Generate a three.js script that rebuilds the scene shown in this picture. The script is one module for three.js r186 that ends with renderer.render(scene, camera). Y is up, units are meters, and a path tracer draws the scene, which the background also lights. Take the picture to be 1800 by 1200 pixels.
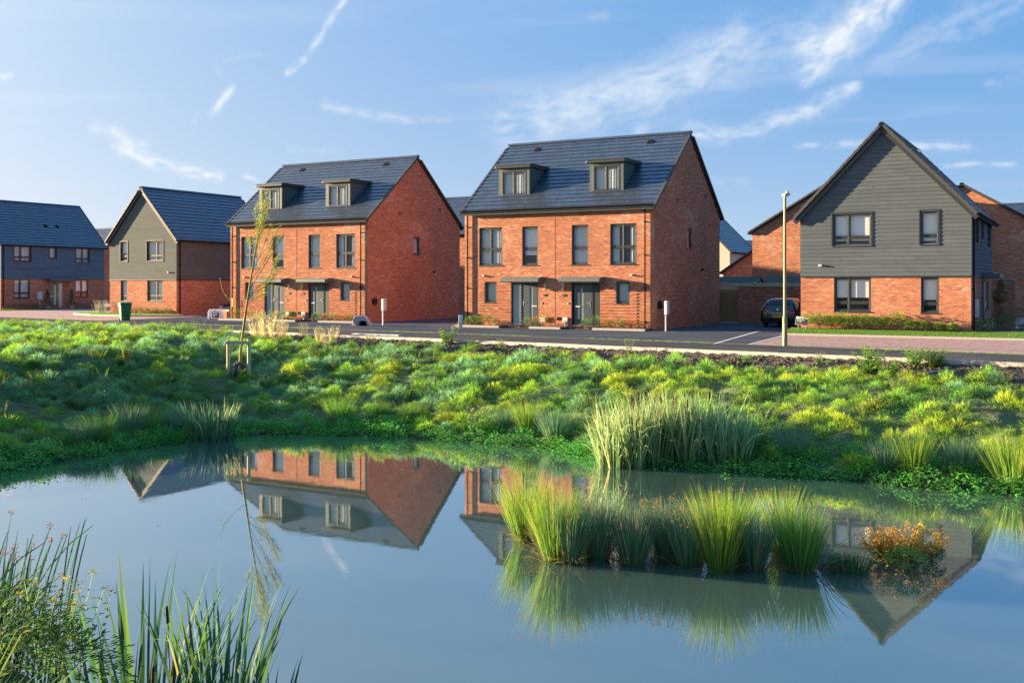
import * as THREE from 'three';
import { mergeGeometries, mergeVertices, toCreasedNormals } from 'three/addons/utils/BufferGeometryUtils.js';
import { RoundedBoxGeometry } from 'three/addons/geometries/RoundedBoxGeometry.js';

// ---------------------------------------------------------------- camera, sky, sun, exposure
const EXPOSURE = 5;                       // the photograph is exposed for a very low sun
const CAM_Y = 2.13, WATER_Y = -1.96;      // metres above the road
const scene = new THREE.Scene();
const camera = new THREE.PerspectiveCamera(2 * Math.atan(600 / 1845) * 180 / Math.PI, 1.5, 0.1, 4000);
camera.position.set(0, CAM_Y, 0);
camera.lookAt(0, CAM_Y, -10);
camera.setViewOffset(1800, 1200, 0, 100, 1800, 1200);   // the lens is shifted down a little, verticals stay upright
camera.updateProjectionMatrix();
scene.add(camera);
const renderer = new THREE.WebGLRenderer({ antialias: true });
renderer.setSize(1024, 682);
renderer.toneMapping = THREE.LinearToneMapping;
renderer.toneMappingExposure = EXPOSURE;
renderer.shadowMap.enabled = true;

const HOUSE_TURN = 29.05 * Math.PI / 180;               // every house stands square to this direction
const RX = Math.cos(HOUSE_TURN), RZ = Math.sin(HOUSE_TURN);   // along the street fronts (to the right, towards the viewer)
const BX = RZ, BZ = -RX;                                // away from the street
const SUN_EL = 8.0 * Math.PI / 180, SUN_OFF = 12 * Math.PI / 180;
const SUN = new THREE.Vector3(
  -(Math.cos(SUN_OFF) * RX + Math.sin(SUN_OFF) * BX) * Math.cos(SUN_EL), Math.sin(SUN_EL),
  -(Math.cos(SUN_OFF) * RZ + Math.sin(SUN_OFF) * BZ) * Math.cos(SUN_EL)).normalize();

// small seeded generators
function rnd(seed) { let a = seed >>> 0; return () => { a = (a + 0x6d2b79f5) | 0; let t = Math.imul(a ^ (a >>> 15), 1 | a); t = (t + Math.imul(t ^ (t >>> 7), 61 | t)) ^ t; return ((t ^ (t >>> 14)) >>> 0) / 4294967296; }; }
const PERM = new Float32Array(65536); { const r = rnd(77); for (let i = 0; i < 65536; i++) PERM[i] = r(); }
function vnoise(x, y) { const xi = Math.floor(x), yi = Math.floor(y); let fx = x - xi, fy = y - yi; fx = fx * fx * (3 - 2 * fx); fy = fy * fy * (3 - 2 * fy);
  const a = PERM[(xi & 255) | ((yi & 255) << 8)], b = PERM[((xi + 1) & 255) | ((yi & 255) << 8)], c = PERM[(xi & 255) | (((yi + 1) & 255) << 8)], d = PERM[((xi + 1) & 255) | (((yi + 1) & 255) << 8)];
  return a + (b - a) * fx + (c - a) * fy + (a - b - c + d) * fx * fy; }
function fbm(x, y, n = 4) { let s = 0, a = 0.5, t = 0; for (let i = 0; i < n; i++) { s += a * vnoise(x, y); t += a; a *= 0.5; x = x * 2.03 + 17.3; y = y * 2.03 + 5.1; } return s / t; }
const clamp = (x, a = 0, b = 1) => Math.min(b, Math.max(a, x));
const sstep = (a, b, x) => { const t = clamp((x - a) / (b - a)); return t * t * (3 - 2 * t); };
const lerp = (a, b, t) => a + (b - a) * t;
const mix3 = (a, b, t) => [lerp(a[0], b[0], t), lerp(a[1], b[1], t), lerp(a[2], b[2], t)];

function makeSky() {
  const w = 4096, h = 2048, data = new Float32Array(w * h * 4), D = 180 / Math.PI;
  const sunAz = Math.atan2(SUN.x, -SUN.z) * D;          // azimuth in degrees, 0 = straight ahead, positive to the right
  // wisps: [points as azimuth, elevation in degrees], width, strength, wispiness
  const W = [
    [[[-12.1, 11.15], [-11.2, 11.9], [-10.3, 13.1], [-9.4, 14.6], [-9.0, 15.1]], 0.16, 0.66, 5],
    [[[-16.0, 8.9], [-15.4, 9.7], [-15.0, 10.2]], 0.19, 0.7, 5],
    [[[-16.9, 8.4], [-16.7, 8.9]], 0.15, 0.13, 5],
    [[[-15.5, 10.8], [-15.7, 11.3]], 0.14, 0.12, 5],
    [[[-15.3, 11.55], [-14.5, 11.9], [-13.4, 12.05]], 0.09, 0.18, 5],
    [[[-20.4, 6.95], [-19.0, 6.3], [-17.4, 5.95], [-15.6, 5.7]], 0.28, 0.7, 3],
    [[[-20.9, 7.0], [-19.6, 6.6]], 0.14, 0.5, 4],
    [[[-21.6, 7.9], [-20.8, 7.7], [-20.1, 7.2], [-19.4, 7.0]], 0.34, 0.5, 3],
    [[[-19.6, 7.2], [-19.2, 7.7]], 0.16, 0.16, 4],
    [[[-26.6, 10.0], [-25.6, 10.2]], 0.15, 0.7, 4],
    [[[-14.3, 5.75], [-13.6, 5.5]], 0.09, 0.7, 5],
    [[[-14.3, 4.95], [-13.6, 4.75]], 0.07, 0.3, 5],
    [[[-10.1, 9.5], [-8.2, 9.2], [-5.8, 8.9]], 0.22, 0.34, 3],
    [[[-5.8, 8.75], [-3.4, 8.9]], 0.11, 0.2, 4],
    [[[-12, 7.2], [-9.2, 7.1]], 0.16, 0.12, 4],
    [[[19.8, 14.9], [18.6, 13.6], [17.3, 12.6], [15.9, 12.0]], 0.95, 0.85, 2.2],
    [[[17.6, 12.4], [16.4, 11.2], [15.7, 10.6]], 0.5, 0.5, 3],
    [[[16.0, 15.4], [19.6, 14.4]], 0.5, 0.2, 3],
    [[[9.3, 8.0], [11.5, 7.9], [13.6, 8.35], [15.8, 9.0], [18, 10.1]], 0.42, 0.52, 2.4],
    [[[9.6, 8.5], [11.4, 7.8]], 0.5, 0.2, 3],
    [[[13.5, 8.9], [16.3, 9.0]], 0.3, 0.2, 3],
    [[[0, 8.6], [3.5, 9.3], [6.4, 10.3], [9.6, 11.6], [12, 12.5]], 1.3, 0.4, 1.5],
    [[[2, 9.4], [5.2, 10.2]], 0.9, 0.36, 2],
    [[[8, 10.2], [13, 12.4], [18, 13.2]], 1.4, 0.24, 2],
    [[[15.2, 7.3], [18.6, 7.25], [21.0, 7.0]], 0.17, 0.4, 3],
    [[[20.8, 7.1], [23.4, 6.9]], 0.2, 0.5, 4],
    [[[23.0, 6.0], [25.6, 5.9]], 0.13, 0.45, 4],
    [[[22.4, 5.95], [23.2, 5.9]], 0.1, 0.3, 4],
    [[[24.5, 9.8], [27.5, 10.5]], 0.25, 0.22, 3],
    [[[19.5, 11.5], [24, 13.2], [27.5, 14.2]], 0.7, 0.26, 2],
    [[[4.3, 14.2], [5.2, 14.35]], 0.2, 0.16, 4],
    [[[9.0, 5.6], [12.6, 5.4]], 0.3, 0.1, 3],
    [[[6.9, 8.25], [7.3, 8.3]], 0.3, 0.3, 3],
  ];
  const segs = [];
  for (const [pts, wd, st, wi] of W) for (let i = 0; i + 1 < pts.length; i++) segs.push({ a: pts[i], b: pts[i + 1], wd, st, wi, x0: Math.min(pts[i][0], pts[i + 1][0]) - wd * 3, x1: Math.max(pts[i][0], pts[i + 1][0]) + wd * 3, y0: Math.min(pts[i][1], pts[i + 1][1]) - wd * 3, y1: Math.max(pts[i][1], pts[i + 1][1]) + wd * 3, id: pts });
  for (let y = 0; y < h; y++) {
    const el = ((y + 0.5) / h - 0.5) * 180;
    for (let x = 0; x < w; x++) {
      const o = (y * w + x) * 4;
      if (el < -0.2) { data[o] = 0.30 / EXPOSURE; data[o + 1] = 0.34 / EXPOSURE; data[o + 2] = 0.33 / EXPOSURE; data[o + 3] = 1; continue; }
      const th = ((x + 0.5) / w - 0.5) * 2 * Math.PI;    // atan2(z, x)
      let az = th * D + 90; if (az > 180) az -= 360;
      let da = Math.abs(az - sunAz); if (da > 180) da = 360 - da;
      const cs = Math.cos(el / D) * Math.cos(SUN_EL) * Math.cos(da / D) + Math.sin(el / D) * Math.sin(SUN_EL);
      const ang = Math.acos(clamp(cs, -1, 1)) * D;
      const g = Math.exp(-Math.pow(ang / 46, 1.6));      // pale air round the sun
      const g2 = Math.exp(-Math.pow(ang / 22, 1.5)), gm = Math.exp(-Math.pow(ang / 42, 1.7));
      const hor = mix3([0.52, 0.70, 0.83], [1.05, 1.00, 0.95], clamp(g * 1.9));
      const mid = mix3([0.085, 0.325, 0.73], [0.68, 0.83, 0.97], clamp(gm * 2.1));
      const top = mix3([0.12, 0.32, 0.72], [0.18, 0.40, 0.80], g);
      const t1 = 1 - Math.exp(-Math.max(el, 0) / 7.2);
      let c = mix3(hor, mid, t1 * 1.02);
      c = mix3(c, top, sstep(14, 75, el));
      c[0] += g2 * 0.5; c[1] += g2 * 0.42; c[2] += g2 * 0.28;
      // thin veil everywhere, wisps where the photograph shows them
      let cl = 0;
      if (az > -29 && az < 29 && el < 18) {
        const wx = (fbm(az * 0.9 + 3, el * 0.9, 3) - 0.5) * 0.7, wy = (fbm(az * 0.9 + 31, el * 0.9 + 9, 3) - 0.5) * 0.7;
        let last = null, best = 0;
        for (const s of segs) {
          if (s.id !== last) { cl += best * (1 - cl); best = 0; last = s.id; }
          if (az < s.x0 || az > s.x1 || el < s.y0 || el > s.y1) continue;
          const k = Math.min(1, s.wd * 1.4), px = az + wx * k, py = el + wy * k;
          const dx = s.b[0] - s.a[0], dy = s.b[1] - s.a[1], L2 = dx * dx + dy * dy;
          const t = clamp(((px - s.a[0]) * dx + (py - s.a[1]) * dy) / L2);
          const ex = px - s.a[0] - t * dx, ey = py - s.a[1] - t * dy, d = Math.sqrt(ex * ex + ey * ey) / s.wd;
          if (d > 3) continue;
          const L = Math.sqrt(L2), al = ((px * dx + py * dy) / L), ac = ((-px * dy + py * dx) / L);
          const n = fbm(al * s.wi * 0.55 + 7, ac * s.wi * 1.9 + 3, 4), n2 = fbm(al * 2.6 + 40, ac * 5.5, 3);
          const f = Math.exp(-d * d * 1.1) * clamp((n - 0.24) * 2.3) * (0.6 + 0.9 * n2);
          best = Math.max(best, f * s.st);
        }
        cl += best * (1 - cl);
      }
      if (el > 1) {                                       // high thin cirrus over the whole sky
        const r = 1 / Math.tan(Math.max(el, 4) / D), u = Math.cos(th) * r, v = Math.sin(th) * r;
        const n = fbm(u * 0.55 + v * 0.25 + 11, v * 1.5 - u * 0.4 + 4, 5);
        cl += (1 - cl) * 0.12 * sstep(0.5, 0.82, n) * sstep(2, 9, el);
      }
      cl = clamp(cl);
      const cc = mix3([0.86, 0.91, 0.97], [1.1, 1.07, 1.0], g);
      c = mix3(c, cc, cl);
      data[o] = c[0] * 1.06 / EXPOSURE; data[o + 1] = c[1] * 1.06 / EXPOSURE; data[o + 2] = c[2] * 1.06 / EXPOSURE; data[o + 3] = 1;
    }
  }
  const t = new THREE.DataTexture(data, w, h, THREE.RGBAFormat, THREE.FloatType);
  t.mapping = THREE.EquirectangularReflectionMapping; t.magFilter = THREE.LinearFilter; t.minFilter = THREE.LinearFilter; t.needsUpdate = true;
  return t;
}
const sky = makeSky();
scene.background = sky; scene.environment = sky;

const sun = new THREE.DirectionalLight(new THREE.Color().setRGB(1.0, 0.77, 0.48), 5);
sun.position.copy(SUN).multiplyScalar(150).add(new THREE.Vector3(0, 0, -40));
sun.target.position.set(0, 0, -40);
sun.castShadow = true; sun.shadow.radius = 1; sun.shadow.mapSize.set(4096, 4096);
Object.assign(sun.shadow.camera, { left: -80, right: 80, top: 60, bottom: -60, near: 1, far: 400 });
scene.add(sun, sun.target);

// ---------------------------------------------------------------- helpers
const used = new Map();
function numbered(name) { const n = used.get(name) ?? 0; used.set(name, n + 1); return n ? name + '_' + String(n).padStart(3, '0') : name; }
function tag(o, label, category, group, kind) { if (label) o.userData.label = label; if (category) o.userData.category = category; if (group) o.userData.group = group; if (kind) o.userData.kind = kind; return o; }
function mesh(name, geo, mat, parent) { const m = new THREE.Mesh(geo, mat); m.name = parent ? name : numbered(name); m.castShadow = m.receiveShadow = true; (parent ?? scene).add(m); return m; }
function thing(name, x, y, z, turn = 0) { const g = new THREE.Group(); g.name = numbered(name); g.position.set(x, y, z); g.rotation.y = turn; scene.add(g); return g; }
function structure(name, geo, mat, label) { const m = mesh(name, geo, mat); m.userData.kind = 'structure'; if (label) m.userData.label = label; return m; }
function copyOf(o, label, x, y, z, turn) { const c = o.clone(); c.name = numbered(o.name.replace(/_\d{3}$/, '')); c.userData = { ...o.userData, label }; c.position.set(x, y, z); if (turn !== undefined) c.rotation.y = turn; scene.add(c); return c; }
// a point of the level y that the photograph shows at a pixel of its 1800 x 1200 frame
function spot(px, py, y = 0) { const d = (CAM_Y - y) * 1845 / (py - 500); return [(px - 900) / 1845 * d, -d]; }

const M4 = () => new THREE.Matrix4();
function place(g, x, y, z, ry = 0, rx = 0, rz = 0) { return g.applyMatrix4(M4().compose(new THREE.Vector3(x, y, z), new THREE.Quaternion().setFromEuler(new THREE.Euler(rx, ry, rz, 'YXZ')), new THREE.Vector3(1, 1, 1))); }
function plain(g) { const n = g.index ? g.toNonIndexed() : g; for (const k of Object.keys(n.attributes)) if (!['position', 'normal', 'uv', 'color'].includes(k)) n.deleteAttribute(k); return n; }
function merge(list) { return mergeGeometries(list.map(plain)); }
function box(w, h, d, x = 0, y = 0, z = 0) { return boxUV(place(new THREE.BoxGeometry(w, h, d), x, y, z)); }
function boxy(w, h, d, x, y, z, r = 0.01) { return boxUV(place(new RoundedBoxGeometry(w, h, d, 1, Math.min(r, w / 2.1, h / 2.1, d / 2.1)), x, y, z)); }
// texture coordinates in metres from whichever side a face looks to
function boxUV(g0) { const g = g0.index ? g0.toNonIndexed() : g0, p = g.attributes.position, n = g.attributes.normal ?? (g.computeVertexNormals(), g.attributes.normal), uv = new Float32Array(p.count * 2);
  for (let i = 0; i < p.count; i++) { const ax = Math.abs(n.getX(i)), ay = Math.abs(n.getY(i)), az = Math.abs(n.getZ(i));
    if (ay > ax && ay > az) { uv[2 * i] = p.getX(i); uv[2 * i + 1] = p.getZ(i); } else if (ax > az) { uv[2 * i] = p.getZ(i); uv[2 * i + 1] = p.getY(i); } else { uv[2 * i] = p.getX(i); uv[2 * i + 1] = p.getY(i); } }
  g.setAttribute('uv', new THREE.BufferAttribute(uv, 2)); return g; }
function tube(pts, r, seg = 6, n) { const c = new THREE.CatmullRomCurve3(pts.map((p) => new THREE.Vector3(...p))); return new THREE.TubeGeometry(c, n ?? pts.length * 3, r, seg, false); }
function rod(a, b, r0, r1 = r0, seg = 8) { const A = new THREE.Vector3(...a), B = new THREE.Vector3(...b), d = B.clone().sub(A), g = new THREE.CylinderGeometry(r1, r0, d.length(), seg);
  return g.applyMatrix4(M4().compose(A.add(B).multiplyScalar(0.5), new THREE.Quaternion().setFromUnitVectors(new THREE.Vector3(0, 1, 0), d.normalize()), new THREE.Vector3(1, 1, 1))); }

// ---------------------------------------------------------------- textures
function texture(w, h, fn, { srgb = false, rep = [1, 1], channels = 3, float = false } = {}) {
  const d = float ? new Float32Array(w * h * 4) : new Uint8Array(w * h * 4);
  for (let y = 0; y < h; y++) for (let x = 0; x < w; x++) { const c = fn(x, y), o = (y * w + x) * 4; const k = float ? 1 : 255;
    if (channels === 1) d[o] = d[o + 1] = d[o + 2] = float ? c : clamp(c) * 255; else for (let i = 0; i < 3; i++) { const v = clamp(c[i]); d[o + i] = srgb ? 255 * (v <= 0.0031308 ? v * 12.92 : 1.055 * Math.pow(v, 1 / 2.4) - 0.055) : v * k; }
    d[o + 3] = k; }
  const t = new THREE.DataTexture(d, w, h, THREE.RGBAFormat, float ? THREE.FloatType : THREE.UnsignedByteType);
  t.wrapS = t.wrapT = THREE.RepeatWrapping; t.magFilter = THREE.LinearFilter; t.minFilter = THREE.LinearMipmapLinearFilter; t.generateMipmaps = !float; if (float) t.minFilter = THREE.LinearFilter;
  if (srgb) t.colorSpace = THREE.SRGBColorSpace; t.repeat.set(...rep); t.needsUpdate = true; return t; }
// noise that repeats with period p
function tnoise(x, y, p) { const xi = Math.floor(x), yi = Math.floor(y); let fx = x - xi, fy = y - yi; fx = fx * fx * (3 - 2 * fx); fy = fy * fy * (3 - 2 * fy); const q = (i, j) => PERM[((((i % p) + p) % p) * 131 + (((j % p) + p) % p) * 7919) & 65535];
  return lerp(lerp(q(xi, yi), q(xi + 1, yi), fx), lerp(q(xi, yi + 1), q(xi + 1, yi + 1), fx), fy); }
function tfbm(u, v, p, n) { let s = 0, a = 0.5, t = 0; for (let i = 0; i < n; i++) { s += a * tnoise(u * p, v * p, p); t += a; a *= 0.55; p *= 2; } return s / t; }

// bricks: 40 x 120 in 9 m by 9 m
const [brickMap, brickBump] = (() => {
  const S = 2048, NX = 40, NY = 120, r = rnd(5), cols = [];
  for (let i = 0; i < NX * NY; i++) { const k = r(); let c = k < 0.5 ? [0.53, 0.172, 0.072] : k < 0.76 ? [0.47, 0.140, 0.062] : k < 0.88 ? [0.57, 0.215, 0.092] : k < 0.96 ? [0.38, 0.112, 0.066] : [0.60, 0.28, 0.14];
    const j = 0.88 + 0.24 * r(); cols.push([c[0] * j * 0.84, c[1] * j * (0.86 + 0.14 * r()), c[2] * j * 1.2]); }
  const hb = new Float32Array(S * S);
  const map = texture(S, S, (x, y) => {
    const u = x / S, v = y / S, row = Math.floor(v * NY), fv = v * NY - row; let uu = u * NX + (row & 1) * 0.5; const col = Math.floor(uu) % NX, fu = uu - Math.floor(uu);
    const n = tfbm(u, v, 256, 2), big = tfbm(u, v, 5, 4);
    const m = Math.min(Math.min(fu, 1 - fu) * 225, Math.min(fv, 1 - fv) * 75) - 4.6 + (n - 0.5) * 2.4;   // mm from the joint
    const k = sstep(-0.8, 1.4, m);
    hb[y * S + x] = 0.25 + 0.55 * k + 0.2 * n;
    let c = cols[row * NX + col]; const sh = 0.82 + 0.36 * n; c = [c[0] * sh, c[1] * sh, c[2] * sh];
    const ef = sstep(0.60, 0.8, big) * sstep(0.4, 0.7, tfbm(u + 0.3, v, 60, 3)); c = mix3(c, [0.56, 0.36, 0.26], ef * 0.55);
    const mo = 0.9 + 0.25 * n; c = mix3([0.46 * mo, 0.31 * mo, 0.21 * mo], c, k);
    const dk = 0.86 + 0.28 * big; return [c[0] * dk, c[1] * dk, c[2] * dk];
  }, { srgb: true, rep: [1 / 9, 1 / 9] });
  const bump = texture(S, S, (x, y) => hb[y * S + x], { channels: 1, rep: [1 / 9, 1 / 9] });
  return [map, bump];
})();
const noiseBump = texture(512, 512, (x, y) => tfbm(x / 512, y / 512, 32, 4), { channels: 1, rep: [1 / 1.5, 1 / 1.5] });
const asphaltMap = texture(1024, 1024, (x, y) => { const u = x / 1024, v = y / 1024, n = tfbm(u, v, 256, 2), b = tfbm(u, v, 4, 5), k = (0.62 + 0.55 * n) * (0.7 + 0.6 * b); return [0.108 * k, 0.118 * k, 0.138 * k]; }, { srgb: true, rep: [1 / 7, 1 / 7] });
const roadMap = texture(1024, 1024, (x, y) => { const u = x / 1024, v = y / 1024, n = tfbm(u, v, 256, 2), b = tfbm(u + 0.4, v, 4, 5), k = (0.6 + 0.6 * n) * (0.65 + 0.7 * b), e = sstep(0.6, 0.75, tfbm(u, v + 0.2, 9, 4)); return mix3([0.098 * k, 0.096 * k, 0.098 * k], [0.15, 0.138, 0.12], e * 0.5); }, { srgb: true, rep: [1 / 9, 1 / 9] });
const paveMap = (() => { const S = 1024, NX = 20, NY = 40, r = rnd(12), c = []; for (let i = 0; i < NX * NY; i++) { const k = 0.75 + 0.5 * r(); c.push(r() < 0.6 ? [0.50 * k, 0.305 * k, 0.275 * k] : [0.43 * k, 0.31 * k, 0.29 * k]); }
  return texture(S, S, (x, y) => { const u = x / S, v = y / S, row = Math.floor(v * NY), fv = v * NY - row, uu = u * NX + (row & 1) * 0.5, fu = uu % 1, n = tfbm(u, v, 128, 3), m = Math.min(Math.min(fu, 1 - fu) * 200, Math.min(fv, 1 - fv) * 100), k = sstep(2, 7, m), q = c[row * NX + Math.floor(uu) % NX]; const s = 0.75 + 0.5 * n; return mix3([0.10, 0.08, 0.07], [q[0] * s, q[1] * s, q[2] * s], k); }, { srgb: true, rep: [1 / 4, 1 / 4] }); })();
const slateMap = texture(512, 512, (x, y) => { const n = tfbm(x / 512, y / 512, 12, 5); return [0.75 + 0.5 * n, 0.75 + 0.5 * n, 0.75 + 0.5 * n].map((v) => v * 0.8); }, { rep: [1 / 2.3, 1 / 2.3] });
const boardMap = texture(1024, 512, (x, y) => { const g = tnoise(x / 1024 * 12, y / 512 * 256, 256), n = tfbm(x / 1024, y / 512, 8, 4); const k = 0.82 + 0.12 * g + 0.2 * (n - 0.5); return [k, k, k]; }, { rep: [1 / 3, 1 / 1.2] });
const boardBump = texture(1024, 512, (x, y) => 0.5 * tnoise(x / 1024 * 16, y / 512 * 256, 256) + 0.5 * tnoise(x / 1024 * 64, y / 512 * 128, 128), { channels: 1, rep: [1 / 3, 1 / 1.2] });

// ---------------------------------------------------------------- materials
const col = (r, g, b) => new THREE.Color().setRGB(r, g, b);
const std = (c, rough, more = {}) => new THREE.MeshStandardMaterial({ color: col(...c), roughness: rough, metalness: 0, ...more });
const phys = (c, rough, more = {}) => new THREE.MeshPhysicalMaterial({ color: col(...c), roughness: rough, metalness: 0, ...more });
const MAT = {
  brick: phys([1, 1, 1], 0.95, { specularIntensity: 0.25, map: brickMap, bumpMap: brickBump, bumpScale: 0.0025 }),
  dark: std([0.030, 0.035, 0.038], 0.42, { bumpMap: noiseBump, bumpScale: 0.0006 }),
  frame: phys([0.028, 0.033, 0.036], 0.38, { clearcoat: 0.2 }),
  pipe: phys([0.012, 0.012, 0.013], 0.7, { specularIntensity: 0.15 }),
  tile: [0, 1, 2, 3].map((i) => phys([[0.046, 0.069, 0.110], [0.038, 0.058, 0.094], [0.055, 0.078, 0.118], [0.042, 0.063, 0.098]][i], 0.33, { ior: 2.2, map: slateMap, bumpMap: noiseBump, bumpScale: 0.002 })),
  deck: std([0.030, 0.031, 0.036], 0.8),
  verge: std([0.050, 0.050, 0.054], 0.6, { bumpMap: noiseBump, bumpScale: 0.002 }),
  board: phys([0.112, 0.132, 0.144], 0.8, { specularIntensity: 0.3, map: boardMap, bumpMap: boardBump, bumpScale: 0.0012 }),
  dormer: std([0.075, 0.098, 0.098], 0.5, { bumpMap: noiseBump, bumpScale: 0.0008 }),
  canopy: std([0.10, 0.115, 0.110], 0.55, { bumpMap: noiseBump, bumpScale: 0.0008 }),
  door: phys([0.050, 0.066, 0.078], 0.38, { clearcoat: 0.15 }),
  glass: phys([1, 1, 1], 0.0, { transmission: 1, thickness: 0, ior: 1.52 }),
  frosted: phys([0.30, 0.36, 0.38], 0.18, { ior: 1.6 }),
  net: std([0.62, 0.62, 0.60], 0.9, { side: THREE.DoubleSide }),
  blind: std([0.74, 0.74, 0.70], 0.85, { side: THREE.DoubleSide }),
  inside: std([0.16, 0.15, 0.14], 0.95),
  white: phys([0.56, 0.57, 0.60], 0.5),
  steel: std([0.6, 0.6, 0.6], 0.3, { metalness: 0.9 }),
  brass: phys([0.70, 0.58, 0.36], 0.35),
  black: phys([0.010, 0.011, 0.013], 0.22),
  rubber: std([0.012, 0.012, 0.013], 0.8),
  concrete: std([0.42, 0.40, 0.36], 0.9, { bumpMap: noiseBump, bumpScale: 0.004 }),
  kerb: std([0.40, 0.38, 0.34], 0.9, { bumpMap: noiseBump, bumpScale: 0.003 }),
  soil: std([0.075, 0.055, 0.040], 1, { bumpMap: noiseBump, bumpScale: 0.02 }),
  line: std([0.62, 0.62, 0.60], 0.85),
  render: std([0.55, 0.50, 0.40], 0.9),
  timber: std([0.30, 0.205, 0.085], 0.85, { map: boardMap, bumpMap: boardBump, bumpScale: 0.002 }),
  paleWood: std([0.66, 0.52, 0.29], 0.85, { map: boardMap, bumpMap: boardBump, bumpScale: 0.002 }),
};

// ---------------------------------------------------------------- terrain
const POND = [[-19, -16], [-15.5, -18.2], [-12.8, -20.8], [-11.1, -22.7], [-10.2, -24.8], [-9.4, -26.5], [-8.5, -27.6], [-7.26, -28.5], [-5.4, -28.8], [-3.05, -28.2], [-1.4, -27.4], [0.72, -26.5], [2.1, -24.7], [3.6, -23.3], [5.3, -22.7], [6.2, -22.4], [7.1, -21.9], [8.4, -21.1], [10, -20.5], [14, -18.3], [20, -14], [23, -9],
  [14, -6.2], [8, -5.8], [1.5, -6.3], [-1.2, -7.5], [-3.0, -8.7], [-5.2, -10.2], [-9, -12.3], [-15, -13.6]];
function pondDistance(x, z) { let d = 1e9, inside = false;
  for (let i = 0, j = POND.length - 1; i < POND.length; j = i++) { const [ax, az] = POND[j], [bx, bz] = POND[i], dx = bx - ax, dz = bz - az, t = clamp(((x - ax) * dx + (z - az) * dz) / (dx * dx + dz * dz)); d = Math.min(d, (x - ax - t * dx) ** 2 + (z - az - t * dz) ** 2); if ((az > z) !== (bz > z) && x < ax + (z - az) / dz * dx) inside = !inside; }
  d = Math.sqrt(d); return inside ? -d : d; }
const K0 = [5.56, -34.2], KD = [0.7986, 0.6018], KN = [0.6018, -0.7986];   // the edging that runs along the top of the bank
const kerbOffset = (x, z) => (x - K0[0]) * KN[0] + (z - K0[1]) * KN[1];
const along = (s, o) => [K0[0] + s * KD[0] + o * KN[0], K0[1] + s * KD[1] + o * KN[1]];
function groundY(x, z) {
  const ko = kerbOffset(x, z); if (ko > -0.1) return 0;
  const wob = (fbm(x * 0.9 + 50, z * 0.9 + 50, 3) - 0.5) * 0.5, d = pondDistance(x, z) + wob * 0.6;
  if (d <= 0) return WATER_Y - Math.min(0.9, 0.05 - d * 0.4);
  // the bank climbs to a shoulder, then bare soil ramps up to the edging; on the left it runs out level
  const dk = -ko, lf = sstep(-7, -15, x), ramp = lerp(2.3, 0.4, lf), drop = lerp(0.40, 0.03, lf), d2 = Math.max(0, dk - ramp), w = Math.min(10.5, 0.9 * (d + d2) + 0.01), t = clamp(d / w);
  const far = dk < ramp ? lerp(-0.06, -0.08 - drop, dk / ramp) : WATER_Y + (-0.08 - drop - WATER_Y) * (1 - Math.pow(1 - t, 1.35));
  const tn = clamp(d / 3.6), near = WATER_Y + 2.5 * (1 - Math.pow(1 - tn, 1.3));
  const k = sstep(-19, -12.5, z), bump = ((fbm(x * 0.75, z * 0.75 + 9, 3) - 0.5) * 0.30 + (vnoise(x * 1.5 + 31, z * 1.9) - 0.5) * 0.24 + (fbm(x * 3.2, z * 3.2, 2) - 0.5) * 0.12) * sstep(0, 1.2, d) * sstep(0.1, 1.6, dk);
  return lerp(far, near, k) + bump;
}
{
  const axis = (a, b, st, lo, hi) => { const v = []; for (let k = 14; k >= 1; k--) v.push(a - Math.pow(k / 14, 3) * (a - lo)); for (let q = a; q <= b + 1e-6; q += st) v.push(q); for (let k = 1; k <= 14; k++) v.push(b + Math.pow(k / 14, 3) * (hi - b)); return v; };
  const xs = axis(-34, 26, 0.25, -2500, 2500), zs = axis(-64, 4, 0.25, -2500, 400), nx = xs.length, nz = zs.length;
  const pos = new Float32Array(nx * nz * 3), colr = new Float32Array(nx * nz * 3), uv = new Float32Array(nx * nz * 2), idx = [];
  for (let j = 0; j < nz; j++) for (let i = 0; i < nx; i++) { const x = xs[i], z = zs[j], o = j * nx + i, y = groundY(x, z), ko = kerbOffset(x, z);
    pos.set([x, y, z], o * 3); uv.set([x, z], o * 2);
    const n = fbm(x * 1.3 + 5, z * 1.3, 4), soil = sstep(-3.4 - 1.4 * n, -1.4, ko) * (1 - 0.6 * sstep(-7, -15, x)) * (1 - sstep(0.5, 3, ko));
    let c = mix3([0.085, 0.150, 0.045], [0.105, 0.120, 0.050], sstep(0.45, 0.7, n)); c = mix3(c, [0.082, 0.062, 0.046], soil); if (pondDistance(x, z) < 0.25) c = [0.05, 0.042, 0.028];
    colr.set(c, o * 3);
    if (i < nx - 1 && j < nz - 1) idx.push(o, o + nx, o + 1, o + 1, o + nx, o + nx + 1); }
  const g = new THREE.BufferGeometry(); g.setAttribute('position', new THREE.BufferAttribute(pos, 3)); g.setAttribute('uv', new THREE.BufferAttribute(uv, 2)); g.setAttribute('color', new THREE.BufferAttribute(colr, 3)); g.setIndex(idx); g.computeVertexNormals();
  structure('ground', g, new THREE.MeshStandardMaterial({ color: 0xffffff, vertexColors: true, roughness: 1, bumpMap: noiseBump, bumpScale: 0.05 }), 'earth bank and level ground around the pond');
}
function sheet(name, pts, y, mat, label, thick = 0) {
  const s = new THREE.Shape(pts.map(([x, z]) => new THREE.Vector2(x, -z)));
  const g = thick ? new THREE.ExtrudeGeometry(s, { depth: thick, bevelEnabled: false, curveSegments: 4 }) : new THREE.ShapeGeometry(s);
  g.rotateX(-Math.PI / 2); g.translate(0, y - thick, 0); return structure(name, boxUV(g), mat, label);
}
const ROAD_W = 4.0;
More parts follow.
